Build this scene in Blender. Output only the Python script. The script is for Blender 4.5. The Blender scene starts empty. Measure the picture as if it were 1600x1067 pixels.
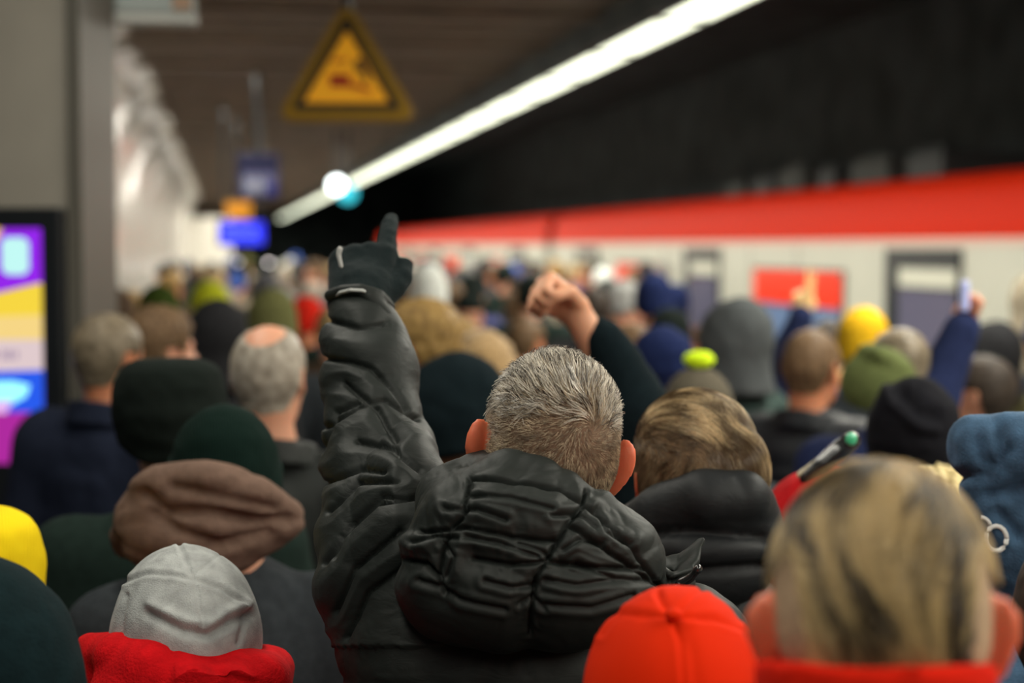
import bpy, math, random
import numpy as np
from mathutils import Vector, Matrix
random.seed(7)
rng = np.random.default_rng(7)
SC = bpy.context.scene
COL = SC.collection
PI = math.pi

# ------------------------------------------------------------------ camera
FPX = 2667.0                       # focal length in pixels of the 1600 px frame (60 mm on 36 mm)
YAW, PITCH = math.radians(9.58), math.radians(3.18)
CAM = np.array((0.0, 0.0, 1.95))
FWD = np.array((math.sin(YAW)*math.cos(PITCH), math.cos(YAW)*math.cos(PITCH), -math.sin(PITCH)))
RGT = np.array((math.cos(YAW), -math.sin(YAW), 0.0))
UPV = np.cross(RGT, FWD)
def P(px, py, d):
    """world point seen at pixel (px, py) at depth d"""
    return CAM + FWD*d + RGT*((px-800)/FPX*d) + UPV*((533.5-py)/FPX*d)
def to_px(w):
    v = w - CAM
    d = v @ FWD
    return 800 + (v @ RGT)/d*FPX, 533.5 - (v @ UPV)/d*FPX
cam_d = bpy.data.cameras.new('camera')
cam = bpy.data.objects.new('camera', cam_d); COL.objects.link(cam)
cam_d.sensor_width = 36; cam_d.lens = 60.0; cam_d.clip_start = 0.05; cam_d.clip_end = 300
cam.location = CAM
cam.rotation_euler = Matrix((RGT, UPV, -FWD)).transposed().to_euler()
cam_d.dof.use_dof = True; cam_d.dof.focus_distance = 2.06; cam_d.dof.aperture_fstop = 2.5
cam_d.dof.aperture_blades = 0
SC.camera = cam

# ------------------------------------------------------------------ world, light, exposure
W = bpy.data.worlds.new('world'); SC.world = W; W.use_nodes = True
W.node_tree.nodes['Background'].inputs[0].default_value = (0.55, 0.75, 0.85, 1)
W.node_tree.nodes['Background'].inputs[1].default_value = 0.035
SC.view_settings.view_transform = 'Standard'
SC.view_settings.look = 'None'
SC.view_settings.exposure = 0.0
SC.view_settings.gamma = 1.0
SC.view_settings.use_curve_mapping = False
def area(name, loc, size, size_y, power, color, rot=(0, 0, 0)):
    l = bpy.data.lights.new(name, 'AREA'); l.shape = 'RECTANGLE'; l.size = size; l.size_y = size_y
    l.energy = power; l.color = color
    o = bpy.data.objects.new(name, l); o.location = loc; o.rotation_euler = rot; COL.objects.link(o)
    return o
STRIP_E = 2.6                     # what the diffusers of the lamp row show
WARM = (1.0, 0.96, 0.84)
area('platform_fill_light', (-0.4, 1.4, 3.55), 0.35, 8.0, 110, WARM)                # added fill row over the near platform, unseen above the frame
area('strip_lamp_light', (3.0, 2.5, 3.42), 0.33, 14.0, 600, WARM)                  # light of the diffuser row, near part
area('strip_lamp_light', (3.0, 40.0, 3.42), 0.33, 60.0, 3000, WARM)                # light of the diffuser row, far part
area('platform_fill_light', (0.1, 38.0, 3.55), 0.35, 52.0, 900, WARM)               # added fill that brightens the left wall, without a visible lamp row

# ------------------------------------------------------------------ materials
MATS = {}
def mat(name, col, rough=0.8, spec=0.3, metal=0.0, bump=None, var=0.0, sss=0.0, sheen=0.0, emit=None, coat=0.0, col2=None, vscale=60.0):
    if name in MATS: return MATS[name]
    m = bpy.data.materials.new(name); m.use_nodes = True
    nt = m.node_tree; N = nt.nodes; L = nt.links
    b = N['Principled BSDF']
    c = tuple(col) + (1,)
    b.inputs['Base Color'].default_value = c
    b.inputs['Roughness'].default_value = rough
    b.inputs['Specular IOR Level'].default_value = spec
    b.inputs['Metallic'].default_value = metal
    b.inputs['Coat Weight'].default_value = coat
    if sheen: b.inputs['Sheen Weight'].default_value = sheen; b.inputs['Sheen Roughness'].default_value = 0.5
    if sss:
        b.inputs['Subsurface Weight'].default_value = sss
        b.inputs['Subsurface Radius'].default_value = (1.0, 0.22, 0.12)
        b.inputs['Subsurface Scale'].default_value = 0.012
    if emit:
        b.inputs['Emission Color'].default_value = tuple(emit[0]) + (1,)
        b.inputs['Emission Strength'].default_value = emit[1]
    tc = N.new('ShaderNodeTexCoord')
    if var or col2:
        n = N.new('ShaderNodeTexNoise'); n.inputs['Scale'].default_value = vscale; n.inputs['Detail'].default_value = 4
        L.new(tc.outputs['Object'], n.inputs['Vector'])
        r = N.new('ShaderNodeValToRGB')
        r.color_ramp.elements[0].position = 0.35; r.color_ramp.elements[1].position = 0.65
        if col2: r.color_ramp.elements[0].color = c; r.color_ramp.elements[1].color = tuple(col2)+(1,)
        else:
            r.color_ramp.elements[0].color = tuple(x*(1-var) for x in col)+(1,)
            r.color_ramp.elements[1].color = tuple(min(1, x*(1+var)) for x in col)+(1,)
        L.new(n.outputs['Fac'], r.inputs['Fac']); L.new(r.outputs['Color'], b.inputs['Base Color'])
    if bump:
        kind, sc, st = bump
        bp = N.new('ShaderNodeBump'); bp.inputs['Strength'].default_value = st; bp.inputs['Distance'].default_value = 0.004
        if kind == 'noise':
            t = N.new('ShaderNodeTexNoise'); t.inputs['Scale'].default_value = sc; t.inputs['Detail'].default_value = 5
            L.new(tc.outputs['Object'], t.inputs['Vector']); L.new(t.outputs['Fac'], bp.inputs['Height'])
        elif kind == 'crinkle':
            t = N.new('ShaderNodeTexNoise'); t.inputs['Scale'].default_value = sc; t.inputs['Detail'].default_value = 3
            t.inputs['Distortion'].default_value = 1.2
            mp = N.new('ShaderNodeMapping'); mp.inputs['Scale'].default_value = (1, 1, 2.0)
            L.new(tc.outputs['Object'], mp.inputs['Vector']); L.new(mp.outputs[0], t.inputs['Vector'])
            a = N.new('ShaderNodeMath'); a.operation = 'SUBTRACT'; a.inputs[1].default_value = 0.5
            ab = N.new('ShaderNodeMath'); ab.operation = 'ABSOLUTE'
            L.new(t.outputs['Fac'], a.inputs[0]); L.new(a.outputs[0], ab.inputs[0]); L.new(ab.outputs[0], bp.inputs['Height'])
        elif kind == 'rib':
            t = N.new('ShaderNodeTexWave'); t.wave_type = 'BANDS'; t.bands_direction = 'X'; t.inputs['Scale'].default_value = sc
            t.inputs['Distortion'].default_value = 1.5
            L.new(tc.outputs['Object'], t.inputs['Vector']); L.new(t.outputs['Fac'], bp.inputs['Height'])
        L.new(bp.outputs['Normal'], b.inputs['Normal'])
    MATS[name] = m
    return m
def nylon(name, col, **k): return mat(name, tuple(c*.6 for c in col), rough=0.58, spec=0.24, bump=('crinkle', 22, 0.35), **k)
def cloth(name, col, **k): return mat(name, col, rough=0.95, spec=0.08, bump=('noise', 260, 0.5), var=0.12, **k)
def knit(name, col, **k): return mat(name, col, rough=0.95, spec=0.06, bump=('rib', 70, 0.4), **k)
M_skin = mat('skin', (0.62, 0.30, 0.19), rough=0.5, spec=0.4, sss=0.25, bump=('noise', 300, 0.1))
M_skin2 = mat('skin_warm', (0.52, 0.20, 0.10), rough=0.5, spec=0.4, sss=0.3, bump=('noise', 300, 0.1))
M_skin3 = mat('skin_backlit_red', (0.62, 0.155, 0.075), rough=0.5, spec=0.4, sss=0.5, bump=('noise', 300, 0.1))  # saturated red puts the backlit glow of the ears into the skin colour

# ------------------------------------------------------------------ mesh helpers
def link_mesh(name, verts, faces, m, parent=None, smooth=True, link=True):
    me = bpy.data.meshes.new(name)
    verts = np.asarray(verts, dtype=np.float32); faces = np.asarray(faces, dtype=np.int32)
    k = faces.shape[1]
    me.vertices.add(len(verts)); me.vertices.foreach_set('co', verts.ravel())
    me.loops.add(faces.size); me.loops.foreach_set('vertex_index', faces.ravel())
    me.polygons.add(len(faces))
    me.polygons.foreach_set('loop_start', np.arange(0, faces.size, k, dtype=np.int32))
    me.polygons.foreach_set('loop_total', np.full(len(faces), k, dtype=np.int32))
    me.update(calc_edges=True)
    if smooth: me.polygons.foreach_set('use_smooth', np.ones(len(faces), dtype=bool))
    if m: me.materials.append(m)
    if not link: return me
    return add_obj(name, me, parent)
def add_obj(name, me, parent=None, m=None):
    o = bpy.data.objects.new(name, me); COL.objects.link(o)
    if parent is not None: o.parent = parent
    if m is not None:
        o.material_slots[0].link = 'OBJECT'; o.material_slots[0].material = m
    return o
def box_faces(): return [(0,3,2,1),(4,5,6,7),(0,1,5,4),(1,2,6,5),(2,3,7,6),(3,0,4,7)]
class MB:
    """collects boxes, prisms and tubes; build() links them as one mesh"""
    def __init__(s): s.v = []; s.f = []; s.mi = []; s.mats = []
    def _m(s, m):
        if m not in s.mats: s.mats.append(m)
        return s.mats.index(m)
    def add(s, vs, fs, m=None):
        o = len(s.v); s.v += [tuple(v) for v in vs]
        for f in fs: s.f.append(tuple(i+o for i in f)); s.mi.append(s._m(m) if m else 0)
        return s
    def box(s, x0, x1, y0, y1, z0, z1, m=None):
        return s.add([(x0,y0,z0),(x1,y0,z0),(x1,y1,z0),(x0,y1,z0),(x0,y0,z1),(x1,y0,z1),(x1,y1,z1),(x0,y1,z1)], box_faces(), m)
    def prism(s, pts, a, b, m=None):
        """pts: list of 3d points of an outline, offset vector a..b thickness"""
        n = len(pts); a = np.array(a); b = np.array(b)
        vs = [tuple(np.array(p)+a) for p in pts] + [tuple(np.array(p)+b) for p in pts]
        fs = [tuple(range(n-1, -1, -1)), tuple(range(n, 2*n))] + [(i, (i+1) % n, n+(i+1) % n, n+i) for i in range(n)]
        return s.add(vs, fs, m)
    def tube(s, pts, r, seg=8, m=None):
        pts = [np.array(p, float) for p in pts]; rings = []
        for i, p in enumerate(pts):
            t = pts[min(i+1, len(pts)-1)] - pts[max(i-1, 0)]; t /= np.linalg.norm(t)+1e-9
            u = np.cross(t, (0, 0, 1) if abs(t[2]) < .9 else (1, 0, 0)); u /= np.linalg.norm(u); w = np.cross(t, u)
            rr = r[i] if hasattr(r, '__len__') else r
            rings.append([p + rr*(math.cos(2*PI*k/seg)*u + math.sin(2*PI*k/seg)*w) for k in range(seg)])
        vs = [v for ri in rings for v in ri]; fs = []
        for i in range(len(pts)-1):
            for k in range(seg):
                fs.append((i*seg+k, i*seg+(k+1) % seg, (i+1)*seg+(k+1) % seg, (i+1)*seg+k))
        fs += [tuple(range(seg-1, -1, -1)), tuple(range((len(pts)-1)*seg, len(pts)*seg))]
        return s.add(vs, fs, m)
    def build(s, name, m=None, parent=None, smooth=False, bevel=0):
        me = bpy.data.meshes.new(name); me.from_pydata(s.v, [], s.f); me.update()
        if s.mats:
            for x in s.mats: me.materials.append(x)
            me.polygons.foreach_set('material_index', s.mi)
        elif m: me.materials.append(m)
        if smooth: me.polygons.foreach_set('use_smooth', [True]*len(me.polygons))
        o = bpy.data.objects.new(name, me); COL.objects.link(o)
        if parent is not None: o.parent = parent
        if bevel:
            bv = o.modifiers.new('bevel', 'BEVEL'); bv.width = bevel; bv.segments = 2
        return o
def tag(o, label=None, cat=None, group=None, kind=None):
    if label: o['label'] = label
    if cat: o['category'] = cat
    if group: o['group'] = group
    if kind: o['kind'] = kind
    return o
def empty(name, loc=(0,0,0), rz=0):
    o = bpy.data.objects.new(name, None); COL.objects.link(o); o.location = loc; o.rotation_euler = (0,0,rz); o.empty_display_size = .1
    return o

# ------------------------------------------------------------------ distance fields and surface nets
def smin(a, b, k):
    h = np.clip(0.5+0.5*(b-a)/k, 0, 1)
    return b*(1-h) + a*h - k*h*(1-h)
def smax(a, b, k): return -smin(-a, -b, k)
def cone(p, a, b, ra, rb, s=(1,1,1)):
    s = np.asarray(s, dtype=np.float32)
    q = p/s; a = np.asarray(a, dtype=np.float32)/s; b = np.asarray(b, dtype=np.float32)/s
    ba = b-a; t = np.clip(((q-a) @ ba)/max(ba @ ba, 1e-9), 0, 1)
    return (np.sqrt(((q - a - t[:, None]*ba)**2).sum(1)) - (ra + (rb-ra)*t))*float(s.min())
def ell(p, c, r):
    r = np.asarray(r, dtype=np.float32); q = p-np.asarray(c, dtype=np.float32)
    k0 = np.sqrt(((q/r)**2).sum(1)); k1 = np.sqrt(((q/(r*r))**2).sum(1))
    return k0*(k0-1)/np.maximum(k1, 1e-6)
def chain(p, pts, k=0.0):
    """pts: (point, radius) list"""
    d = None
    for (a, ra), (b, rb) in zip(pts[:-1], pts[1:]):
        e = cone(p, a, b, ra, rb)
        d = e if d is None else (np.minimum(d, e) if k <= 0 else smin(d, e, k))
    return d
def vnoise(p, seed=0):
    """smooth value noise in [-1,1]"""
    i = np.floor(p).astype(np.int64); f = p-i; f = f*f*(3-2*f)
    out = 0
    for dx in (0, 1):
        for dy in (0, 1):
            for dz in (0, 1):
                x, y, z = i[:,0]+dx, i[:,1]+dy, i[:,2]+dz
                h = (x*374761393 + y*668265263 + z*2147483647 + seed*1274126177) & 0xffffffff
                h = ((h ^ (h >> 13))*1274126177) & 0xffffffff
                h = ((h ^ (h >> 16)) & 0xffff)/32767.5-1
                w = (f[:,0] if dx else 1-f[:,0])*(f[:,1] if dy else 1-f[:,1])*(f[:,2] if dz else 1-f[:,2])
                out = out + h*w
    return out
def folds(p, scale=9.0, seed=0, octs=3, stretch=(1, 1, 1)):
    """ridged folds, 0 in the valleys to 1 on the crests"""
    q = p*np.asarray(stretch)*scale
    q = q + 0.6*np.stack([vnoise(q*0.7+11, seed+5), vnoise(q*0.7+23, seed+6), vnoise(q*0.7+37, seed+7)], 1)
    s = 0; a = 1.0; t = 0
    for o in range(octs):
        s = s + a*(np.abs(vnoise(q*(1.9**o)+o*17, seed+o))); t += a; a *= 0.5
    return s/t*2
def surfnet(f, lo, hi, h):
    lo = np.asarray(lo, float); hi = np.asarray(hi, float)
    B = 8
    nb = np.ceil((hi-lo)/h/B).astype(int)+1
    n = nb*B
    F = np.full(n, 1.0, dtype=np.float32)
    bi = np.stack(np.meshgrid(*[np.arange(k) for k in nb], indexing='ij'), -1).reshape(-1, 3)
    cen = (lo + (bi*B + (B-1)/2)*h).astype(np.float32)
    d = f(cen)
    act = np.abs(d) < h*B*0.87*1.7
    F6 = F.reshape(nb[0], B, nb[1], B, nb[2], B)
    ins = bi[(d < 0) & ~act]
    F6[ins[:,0], :, ins[:,1], :, ins[:,2], :] = -1.0
    ab = bi[act]
    loc = np.stack(np.meshgrid(*[np.arange(B)]*3, indexing='ij'), -1).reshape(-1, 3)
    for c in range(0, len(ab), 600):
        bb = ab[c:c+600]
        pts = (lo + (bb[:, None, :]*B + loc[None])*h).reshape(-1, 3).astype(np.float32)
        F6[bb[:,0], :, bb[:,1], :, bb[:,2], :] = f(pts).reshape(len(bb), B, B, B)
    S = F < 0
    m = np.zeros(n-1, dtype=np.int8)
    offs = [(0,0,0),(1,0,0),(0,1,0),(1,1,0),(0,0,1),(1,0,1),(0,1,1),(1,1,1)]
    for o in offs:
        m += S[o[0]:n[0]-1+o[0], o[1]:n[1]-1+o[1], o[2]:n[2]-1+o[2]]
    cells = np.argwhere((m > 0) & (m < 8))
    idx = np.full(n-1, -1, dtype=np.int32); idx[cells[:,0], cells[:,1], cells[:,2]] = np.arange(len(cells))
    vals = np.stack([F[cells[:,0]+o[0], cells[:,1]+o[1], cells[:,2]+o[2]] for o in offs], 1)
    acc = np.zeros((len(cells), 3)); cnt = np.zeros(len(cells))
    oa = np.array(offs, float)
    for a in range(8):
        for b in range(a+1, 8):
            if abs(oa[a]-oa[b]).sum() != 1: continue
            va, vb = vals[:, a], vals[:, b]
            x = (va < 0) != (vb < 0)
            t = np.where(x, va/np.where(x, va-vb, 1), 0)
            acc += np.where(x[:, None], oa[a]+t[:, None]*(oa[b]-oa[a]), 0); cnt += x
    V = lo + (cells + acc/cnt[:, None])*h
    Q = []
    for ax in range(3):
        u, v = (ax+1) % 3, (ax+2) % 3
        sl0 = [slice(None)]*3; sl1 = [slice(None)]*3
        sl0[ax] = slice(0, n[ax]-1); sl1[ax] = slice(1, n[ax])
        A, Bs = S[tuple(sl0)], S[tuple(sl1)]
        e = np.argwhere(A != Bs)
        e = e[(e[:, u] > 0) & (e[:, v] > 0) & (e[:, u] < n[u]-1) & (e[:, v] < n[v]-1)]
        flip = ~A[e[:,0], e[:,1], e[:,2]]
        def g(du, dv):
            c = e.copy(); c[:, u] += du; c[:, v] += dv
            return idx[c[:,0], c[:,1], c[:,2]]
        q = np.stack([g(-1,-1), g(0,-1), g(0,0), g(-1,0)], 1)
        q[flip] = q[flip][:, ::-1]
        Q.append(q)
    Q = np.concatenate(Q); Q = Q[(Q >= 0).all(1)]
    return V, Q
def relax(V, Q, it=1, k=0.5):
    for _ in range(it):
        A = np.zeros_like(V); c = np.zeros(len(V))
        for a, b in ((0,1),(1,2),(2,3),(3,0)):
            for i, j in ((a, b), (b, a)):
                for x in range(3): A[:, x] += np.bincount(Q[:, i], V[Q[:, j], x], len(V))
                c += np.bincount(Q[:, i], minlength=len(V))
        V = V*(1-k) + k*A/np.maximum(c, 1)[:, None]
    return V
def normals(V, Q):
    fn = np.cross(V[Q[:,2]]-V[Q[:,0]], V[Q[:,3]]-V[Q[:,1]])
    N = np.zeros_like(V)
    for i in range(4):
        for x in range(3): N[:, x] += np.bincount(Q[:, i], fn[:, x], len(V))
    return N/np.maximum(np.linalg.norm(N, axis=1), 1e-12)[:, None]
def subdiv(V, Q):
    e = np.sort(np.stack([Q, np.roll(Q, -1, 1)], 2).reshape(-1, 2), 1)
    u, inv = np.unique(e[:, 0].astype(np.int64)*len(V)+e[:, 1], return_inverse=True); inv = inv.reshape(-1, 4)
    ev = (V[u//len(V)]+V[u % len(V)])/2; fv = V[Q].mean(1)
    n, m = len(V), len(u); E = inv+n; F = np.arange(len(Q))+n+m
    q = [np.stack([Q[:, i], E[:, i], F, E[:, i-1]], 1) for i in range(4)]
    W_ = np.concatenate([V, ev, fv])
    return W_, np.concatenate(q)
def polydist(px, py, lines):
    """least distance in px to a set of polylines"""
    best = np.full(len(px), 1e9)
    for ln in lines:
        for (ax, ay), (bx, by) in zip(ln[:-1], ln[1:]):
            dx, dy = bx-ax, by-ay
            t = np.clip(((px-ax)*dx+(py-ay)*dy)/(dx*dx+dy*dy+1e-9), 0, 1)
            best = np.minimum(best, np.hypot(px-ax-t*dx, py-ay-t*dy))
    return best
# ------------------------------------------------------------------ the station
M_floor = mat('platform_floor', (.16, .155, .15), rough=.5, var=.2, vscale=3)
M_wallp = mat('cream_wall_panel', (.70, .665, .60), rough=.22, spec=.6, coat=.3, var=.04, vscale=2)
M_grey = mat('warm_grey_panel', (.30, .275, .23), rough=.55, var=.06, vscale=3)
M_greyd = mat('dark_grey_trim', (.10, .092, .075), rough=.5)
M_ceil = mat('brown_ceiling_slat', (.20, .155, .115), rough=.6, var=.15, vscale=3)
M_dark = mat('tunnel_concrete', (.085, .10, .105), rough=.9, var=.3, vscale=1.2)
M_black = mat('black_metal', (.008, .010, .012), rough=.4)
M_steel = mat('grey_steel', (.20, .22, .21), rough=.35, metal=.4)
def struct(name, mb, m=None, **k):
    o = mb.build(name, m, **k); o['kind'] = 'structure'; return o
EDGE = 5.55
struct('floor', MB().box(-4, EDGE, -4, 95, -.4, 0), M_floor)
struct('trim_1', MB().box(EDGE-.75, EDGE-.45, -4, 95, 0, .004), mat('white_safety_line', (.6, .6, .55), rough=.6))
struct('floor_trackbed', MB().box(EDGE, 10.5, -4, 95, -1.6, -1.3), M_dark)
struct('wall_tunnel', MB().box(10.2, 10.5, -4, 95, -1.6, 6.0), M_dark)
struct('ceiling_tunnel', MB().box(3.3, 10.5, -4, 95, 5.6, 5.9), M_dark)
struct('wall_far', MB().box(-4, 10.5, 95, 95.3, -1.6, 6.0), M_dark)
# suspended slatted ceiling over the platform with its fascia
cb = MB().box(-1.6, 2.72, 4, 95, 3.66, 3.75)
for i in range(46):
    y = 4.4 + i*1.95
    cb.box(-1.6, 2.72, y, y+.16, 3.60, 3.66)
    for k in range(1, 5): cb.box(-1.6, 2.72, y+.16+k*.3, y+.28+k*.3, 3.635, 3.66)
struct('ceiling', cb, M_ceil)
struct('ceiling_fascia', MB().box(2.72, 2.80, -4, 95, 3.44, 3.80).box(3.20, 3.28, -4, 95, 3.50, 5.7), M_dark)
# left wall: bowed glossy panels with a cove up to the ceiling
def wall_panel(y0, y1):
    V = []; n, k = 14, 12
    for i in range(n+1):
        u = i/n; y = y0 + (y1-y0)*u; bow = .10*math.sin(PI*u)
        prof = [(0, 0), (0, .9), (0, 1.9)] + [(.55*(1-math.cos(a)), 2.4+1.24*math.sin(a)) for a in np.linspace(0, PI/2, k-2)]
        for dx, z in prof: V.append((-1.30+bow+dx, y, z))
    F = []
    for i in range(n):
        for j in range(k): 
            a = i*(k+1)+j; F.append((a, a+1, a+k+2, a+k+1))
    return V, F
ys = [9.0, 14.8, 20.6, 26.4, 32.2, 38, 44, 50, 56, 62]
wb = MB()
for a, b in zip(ys[:-1], ys[1:]):
    V, F = wall_panel(a+.12, b-.12); wb.add(V, F)
w = struct('wall_left', wb, M_wallp, smooth=True)
struct('wall_left_backing', MB().box(-1.7, -1.42, 6.4, 95, 0, 3.8), M_greyd)
struct('wall_left_end', MB().box(-1.45, .30, 62, 62.4, 0, 3.0), mat('white_end_wall', (.8, .78, .70), rough=.5))
# grey cross wall facing the camera at the left, with its darker corner post
cA = P(108, 385, 6.0); cB = P(-420, 385, 6.0); cC = P(131, 385, 6.05)
dv = np.array((cA[0]-cB[0], cA[1]-cB[1])); dv /= np.linalg.norm(dv); nv = np.array((-dv[1], dv[0]))
def slab(x0, x1, z0, z1, t0, t1, mb, m=None):
    """box along the cross wall: x in metres from its right edge, t in metres away from the camera"""
    a = cA[:2]+dv*x0; b = cA[:2]+dv*x1
    lo = [a+nv*t0, b+nv*t0, b+nv*t1, a+nv*t1]
    vs = [(p[0], p[1], z0) for p in lo]+[(p[0], p[1], z1) for p in lo]
    return mb.add(vs, box_faces(), m)
struct('wall_front', slab(-1.8, 0, 0, 3.66, 0, .5, MB()), M_grey)
struct('trim_2', slab(0.002, .052, 0, 3.66, -.02, .5, MB()), M_greyd)
# advertising display
ad = empty('advertising_display', (cA[0]-.4, cA[1], 0)); tag(ad, 'tall lit advertising display in a black frame on the grey wall at the left', 'advertising display')
def under(o, p): o.parent = p; o.matrix_parent_inverse = Matrix.Translation(-Vector(p.location)); return o
fb = MB(); slab(-1.15, -.005, .45, 2.085, -.10, -.002, fb)
fr = under(fb.build('frame', M_black, bevel=.008), ad)
adm = {}
def em(name, c, s): return mat(name, tuple(x*.2 for x in c), rough=.3, emit=(c, s))
sb = MB()
def adp(pts, col, st, lvl):
    v = []
    for (x, y) in pts:
        z = 1.95-(y-385)/FPX*6.0; xx = (x-108)/FPX*6.0
        q = cA[:2]+dv*xx+nv*(-.102-.0008*lvl); v.append((q[0], q[1], z))
    sb.add(v, [tuple(range(len(v)-1, -1, -1))], em('screen_%02x%02x%02x' % tuple(int(c*255) for c in col), col, st))
E1 = 1.0
adp([(-380, 357), (77, 357), (77, 720), (-380, 720)], (.30, .02, .85), E1*.9, 0)
adp([(-380, 460), (0, 458), (77, 440), (77, 580), (-380, 590)], (.85, .62, .05), E1*1.0, 1)
adp([(-380, 357), (18, 357), (-20, 430), (-380, 470)], (.95, .62, .03), E1*1.0, 1)
adp([(-380, 505), (77, 490), (77, 535), (-380, 540)], (.85, .62, .22), E1, 2)
adp([(-380, 530), (77, 528), (77, 575), (-380, 588)], (.75, .60, .62), E1*.9, 2.4)
adp([(-380, 588), (77, 572), (77, 640), (-380, 640)], (.02, .10, .80), E1, 2)
adp([(-380, 600), (30, 592), (57, 598), (50, 616), (20, 632), (-380, 640)], (.30, .85, .95), E1*1.3, 3)
adp([(-380, 628), (30, 622), (10, 660), (-380, 660)], (.75, .45, .85), E1, 4)
adp([(-380, 655), (77, 640), (77, 720), (-380, 720)], (.55, .03, .45), E1*.7, 4.5)
adp([(16, 378), (24, 371), (50, 371), (58, 378), (58, 420), (50, 428), (24, 428), (16, 420)], (.50, .88, .85), E1, 4)
for x0 in (8, 22, 30, 40): adp([(x0-8, 545), (x0-2, 545), (x0-2, 558), (x0-8, 558)], (.45, .33, .50), E1*.7, 4)
under(sb.build('screen', None), ad)
# hanging sign box cut by the top edge of the frame
c0, c1 = P(131, 36, 6.6), P(305, 36, 6.6)
sg = empty('hanging_sign_box', ((c0[0]+c1[0])/2, c0[1], c0[2])); tag(sg, 'grey metal sign box hanging from the ceiling beside the grey wall', 'sign')
b = MB().box(c0[0], c1[0], c0[1]-.06, c0[1]+.06, c0[2]+.03, c0[2]+.42)
under(b.build('housing', M_steel, bevel=.01), sg)
b = MB().box(c0[0]-.008, c1[0]+.008, c0[1]-.075, c0[1]+.075, c0[2]-.005, c0[2]+.035)
under(b.build('rim', mat('pale_metal', (.45, .45, .42), rough=.4, metal=.3), bevel=.006), sg)
b = MB().box(c1[0]-.085, c1[0]-.015, c0[1]-.068, c0[1]-.060, c0[2]+.05, c0[2]+.30)
under(b.build('label_panel', mat('salmon_panel', (.55, .36, .25), rough=.6)), sg)
b = MB().tube([((c0[0]+c1[0])/2, c0[1], c0[2]+.42), ((c0[0]+c1[0])/2, c0[1], 3.66)], .02)
under(b.build('hanger', M_steel), sg)

# triangular warning sign
DW = 8.0
def wp(x, y, off=0): return P(x, y, DW-off)
ws = empty('warning_sign', P(543, 186, DW)); tag(ws, 'yellow triangular warning sign with a dark border and red pictogram hanging from the ceiling', 'warning sign')
def tri(y0, y1, xl, xr, r, cx=543):
    """rounded triangle outline"""
    A = [(cx, y0), (xr, y1), (xl, y1)]; out = []
    for i in range(3):
        p, a, c = np.array(A[i]), np.array(A[i-1]), np.array(A[(i+1) % 3])
        u = (a-p)/np.linalg.norm(a-p); v = (c-p)/np.linalg.norm(c-p)
        p1, p2 = p+u*r, p+v*r
        for t in np.linspace(0, 1, 7): out.append(tuple((1-t)**2*p1+2*t*(1-t)*p+t*t*p2))
    return out
def tri_part(name, args, m, o0, o1):
    pts = [wp(x, y, 0) for x, y in tri(*args)]
    return under(MB().prism(pts, -FWD*o1, -FWD*o0, m).build(name, m), ws)
tri_part('plate', (0, 190, 430, 657, 34), mat('sign_yellow', (.34, .19, .010), rough=.6), 0, .035)
tri_part('border', (22, 174, 456, 630, 12), mat('sign_black', (.030, .018, .004), rough=.5), .0352, .0362)
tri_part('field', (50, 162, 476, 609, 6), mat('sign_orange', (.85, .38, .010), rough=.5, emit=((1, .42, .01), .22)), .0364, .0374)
pm = mat('sign_red', (.45, .02, .004), rough=.5); pd = mat('sign_dark', (.09, .04, .008), rough=.5)
pb = MB()
for pts, m in [([(516, 118), (548, 118), (548, 138), (516, 138)], pm), ([(520, 96), (543, 93), (545, 98), (521, 101)], pm),
               ([(550, 128), (585, 142), (580, 148), (548, 140)], mat('sign_red2', (.62, .12, .006), rough=.5)),
               ([(553, 98), (566, 92), (572, 104), (580, 124), (572, 132), (565, 116), (556, 112)], pd)]:
    pb.prism([wp(x, y) for x, y in pts], -FWD*.0386, -FWD*.0376, m)
under(pb.build('pictogram'), ws)
for x in (470, 616):
    q = wp(x, 166, .0375); under(MB().tube([q, q-FWD*.012], .012, 10).build('bolt', M_black), ws)
q = P(543, 30, DW+.02); under(MB().tube([q, (q[0], q[1], 3.68)], .02).build('hanger', M_black), ws)

# blue platform sign, orange sign, blue destination display
def pbox(x0, x1, y0, y1, d, t, m, name, parent=None, grow=0):
    a = P(x0, y1, d); bq = P(x1, y0, d)
    ob = MB().box(a[0]-grow, bq[0]+grow, a[1], a[1]+t, a[2], bq[2]).build(name, m, bevel=.01)
    return under(ob, parent) if parent else ob
DB = 16.0
bs = empty('platform_sign', P(403, 312, DB)); tag(bs, 'navy blue platform sign with a pale lower panel, hanging left of the strip light', 'sign')
pbox(371, 437, 240, 312, DB, .12, mat('navy_sign', (.008, .009, .045), rough=.6), 'housing', bs)
pbox(378, 432, 270, 307, DB-.02, .01, mat('sign_pale_blue', (.10, .10, .20), rough=.5), 'panel', bs)
tb = MB()
for i, x in enumerate((383, 391, 399, 407)):
    a = P(x, 300, DB-.03); tb.box(a[0], a[0]+.035, a[1], a[1]+.008, a[2], a[2]+.14-.03*(i % 2))
under(tb.build('lettering', mat('sign_letter', (.30, .32, .42), rough=.5)), bs)
pbox(418, 430, 288, 304, DB-.035, .01, mat('sign_deep_blue', (.01, .01, .20), rough=.4), 'symbol', bs)
q = P(403, 240, DB); under(MB().tube([(q[0], q[1]+.06, q[2]), (q[0], q[1]+.06, 3.68)], .03).build('hanger', M_black), bs)
og = pbox(349, 392, 316, 341, 22, .1, mat('orange_sign', (.62, .25, .01), rough=.5, emit=((.8, .3, .01), .12)), 'number_sign'); q = P(370, 316, 22); og2 = MB().tube([(q[0], q[1]+.05, q[2]-.02), (q[0], q[1]+.05, 3.68)], .02).build('hanger', M_black, og); tag(og, 'small orange sign above the bright blue display', 'sign')
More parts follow.
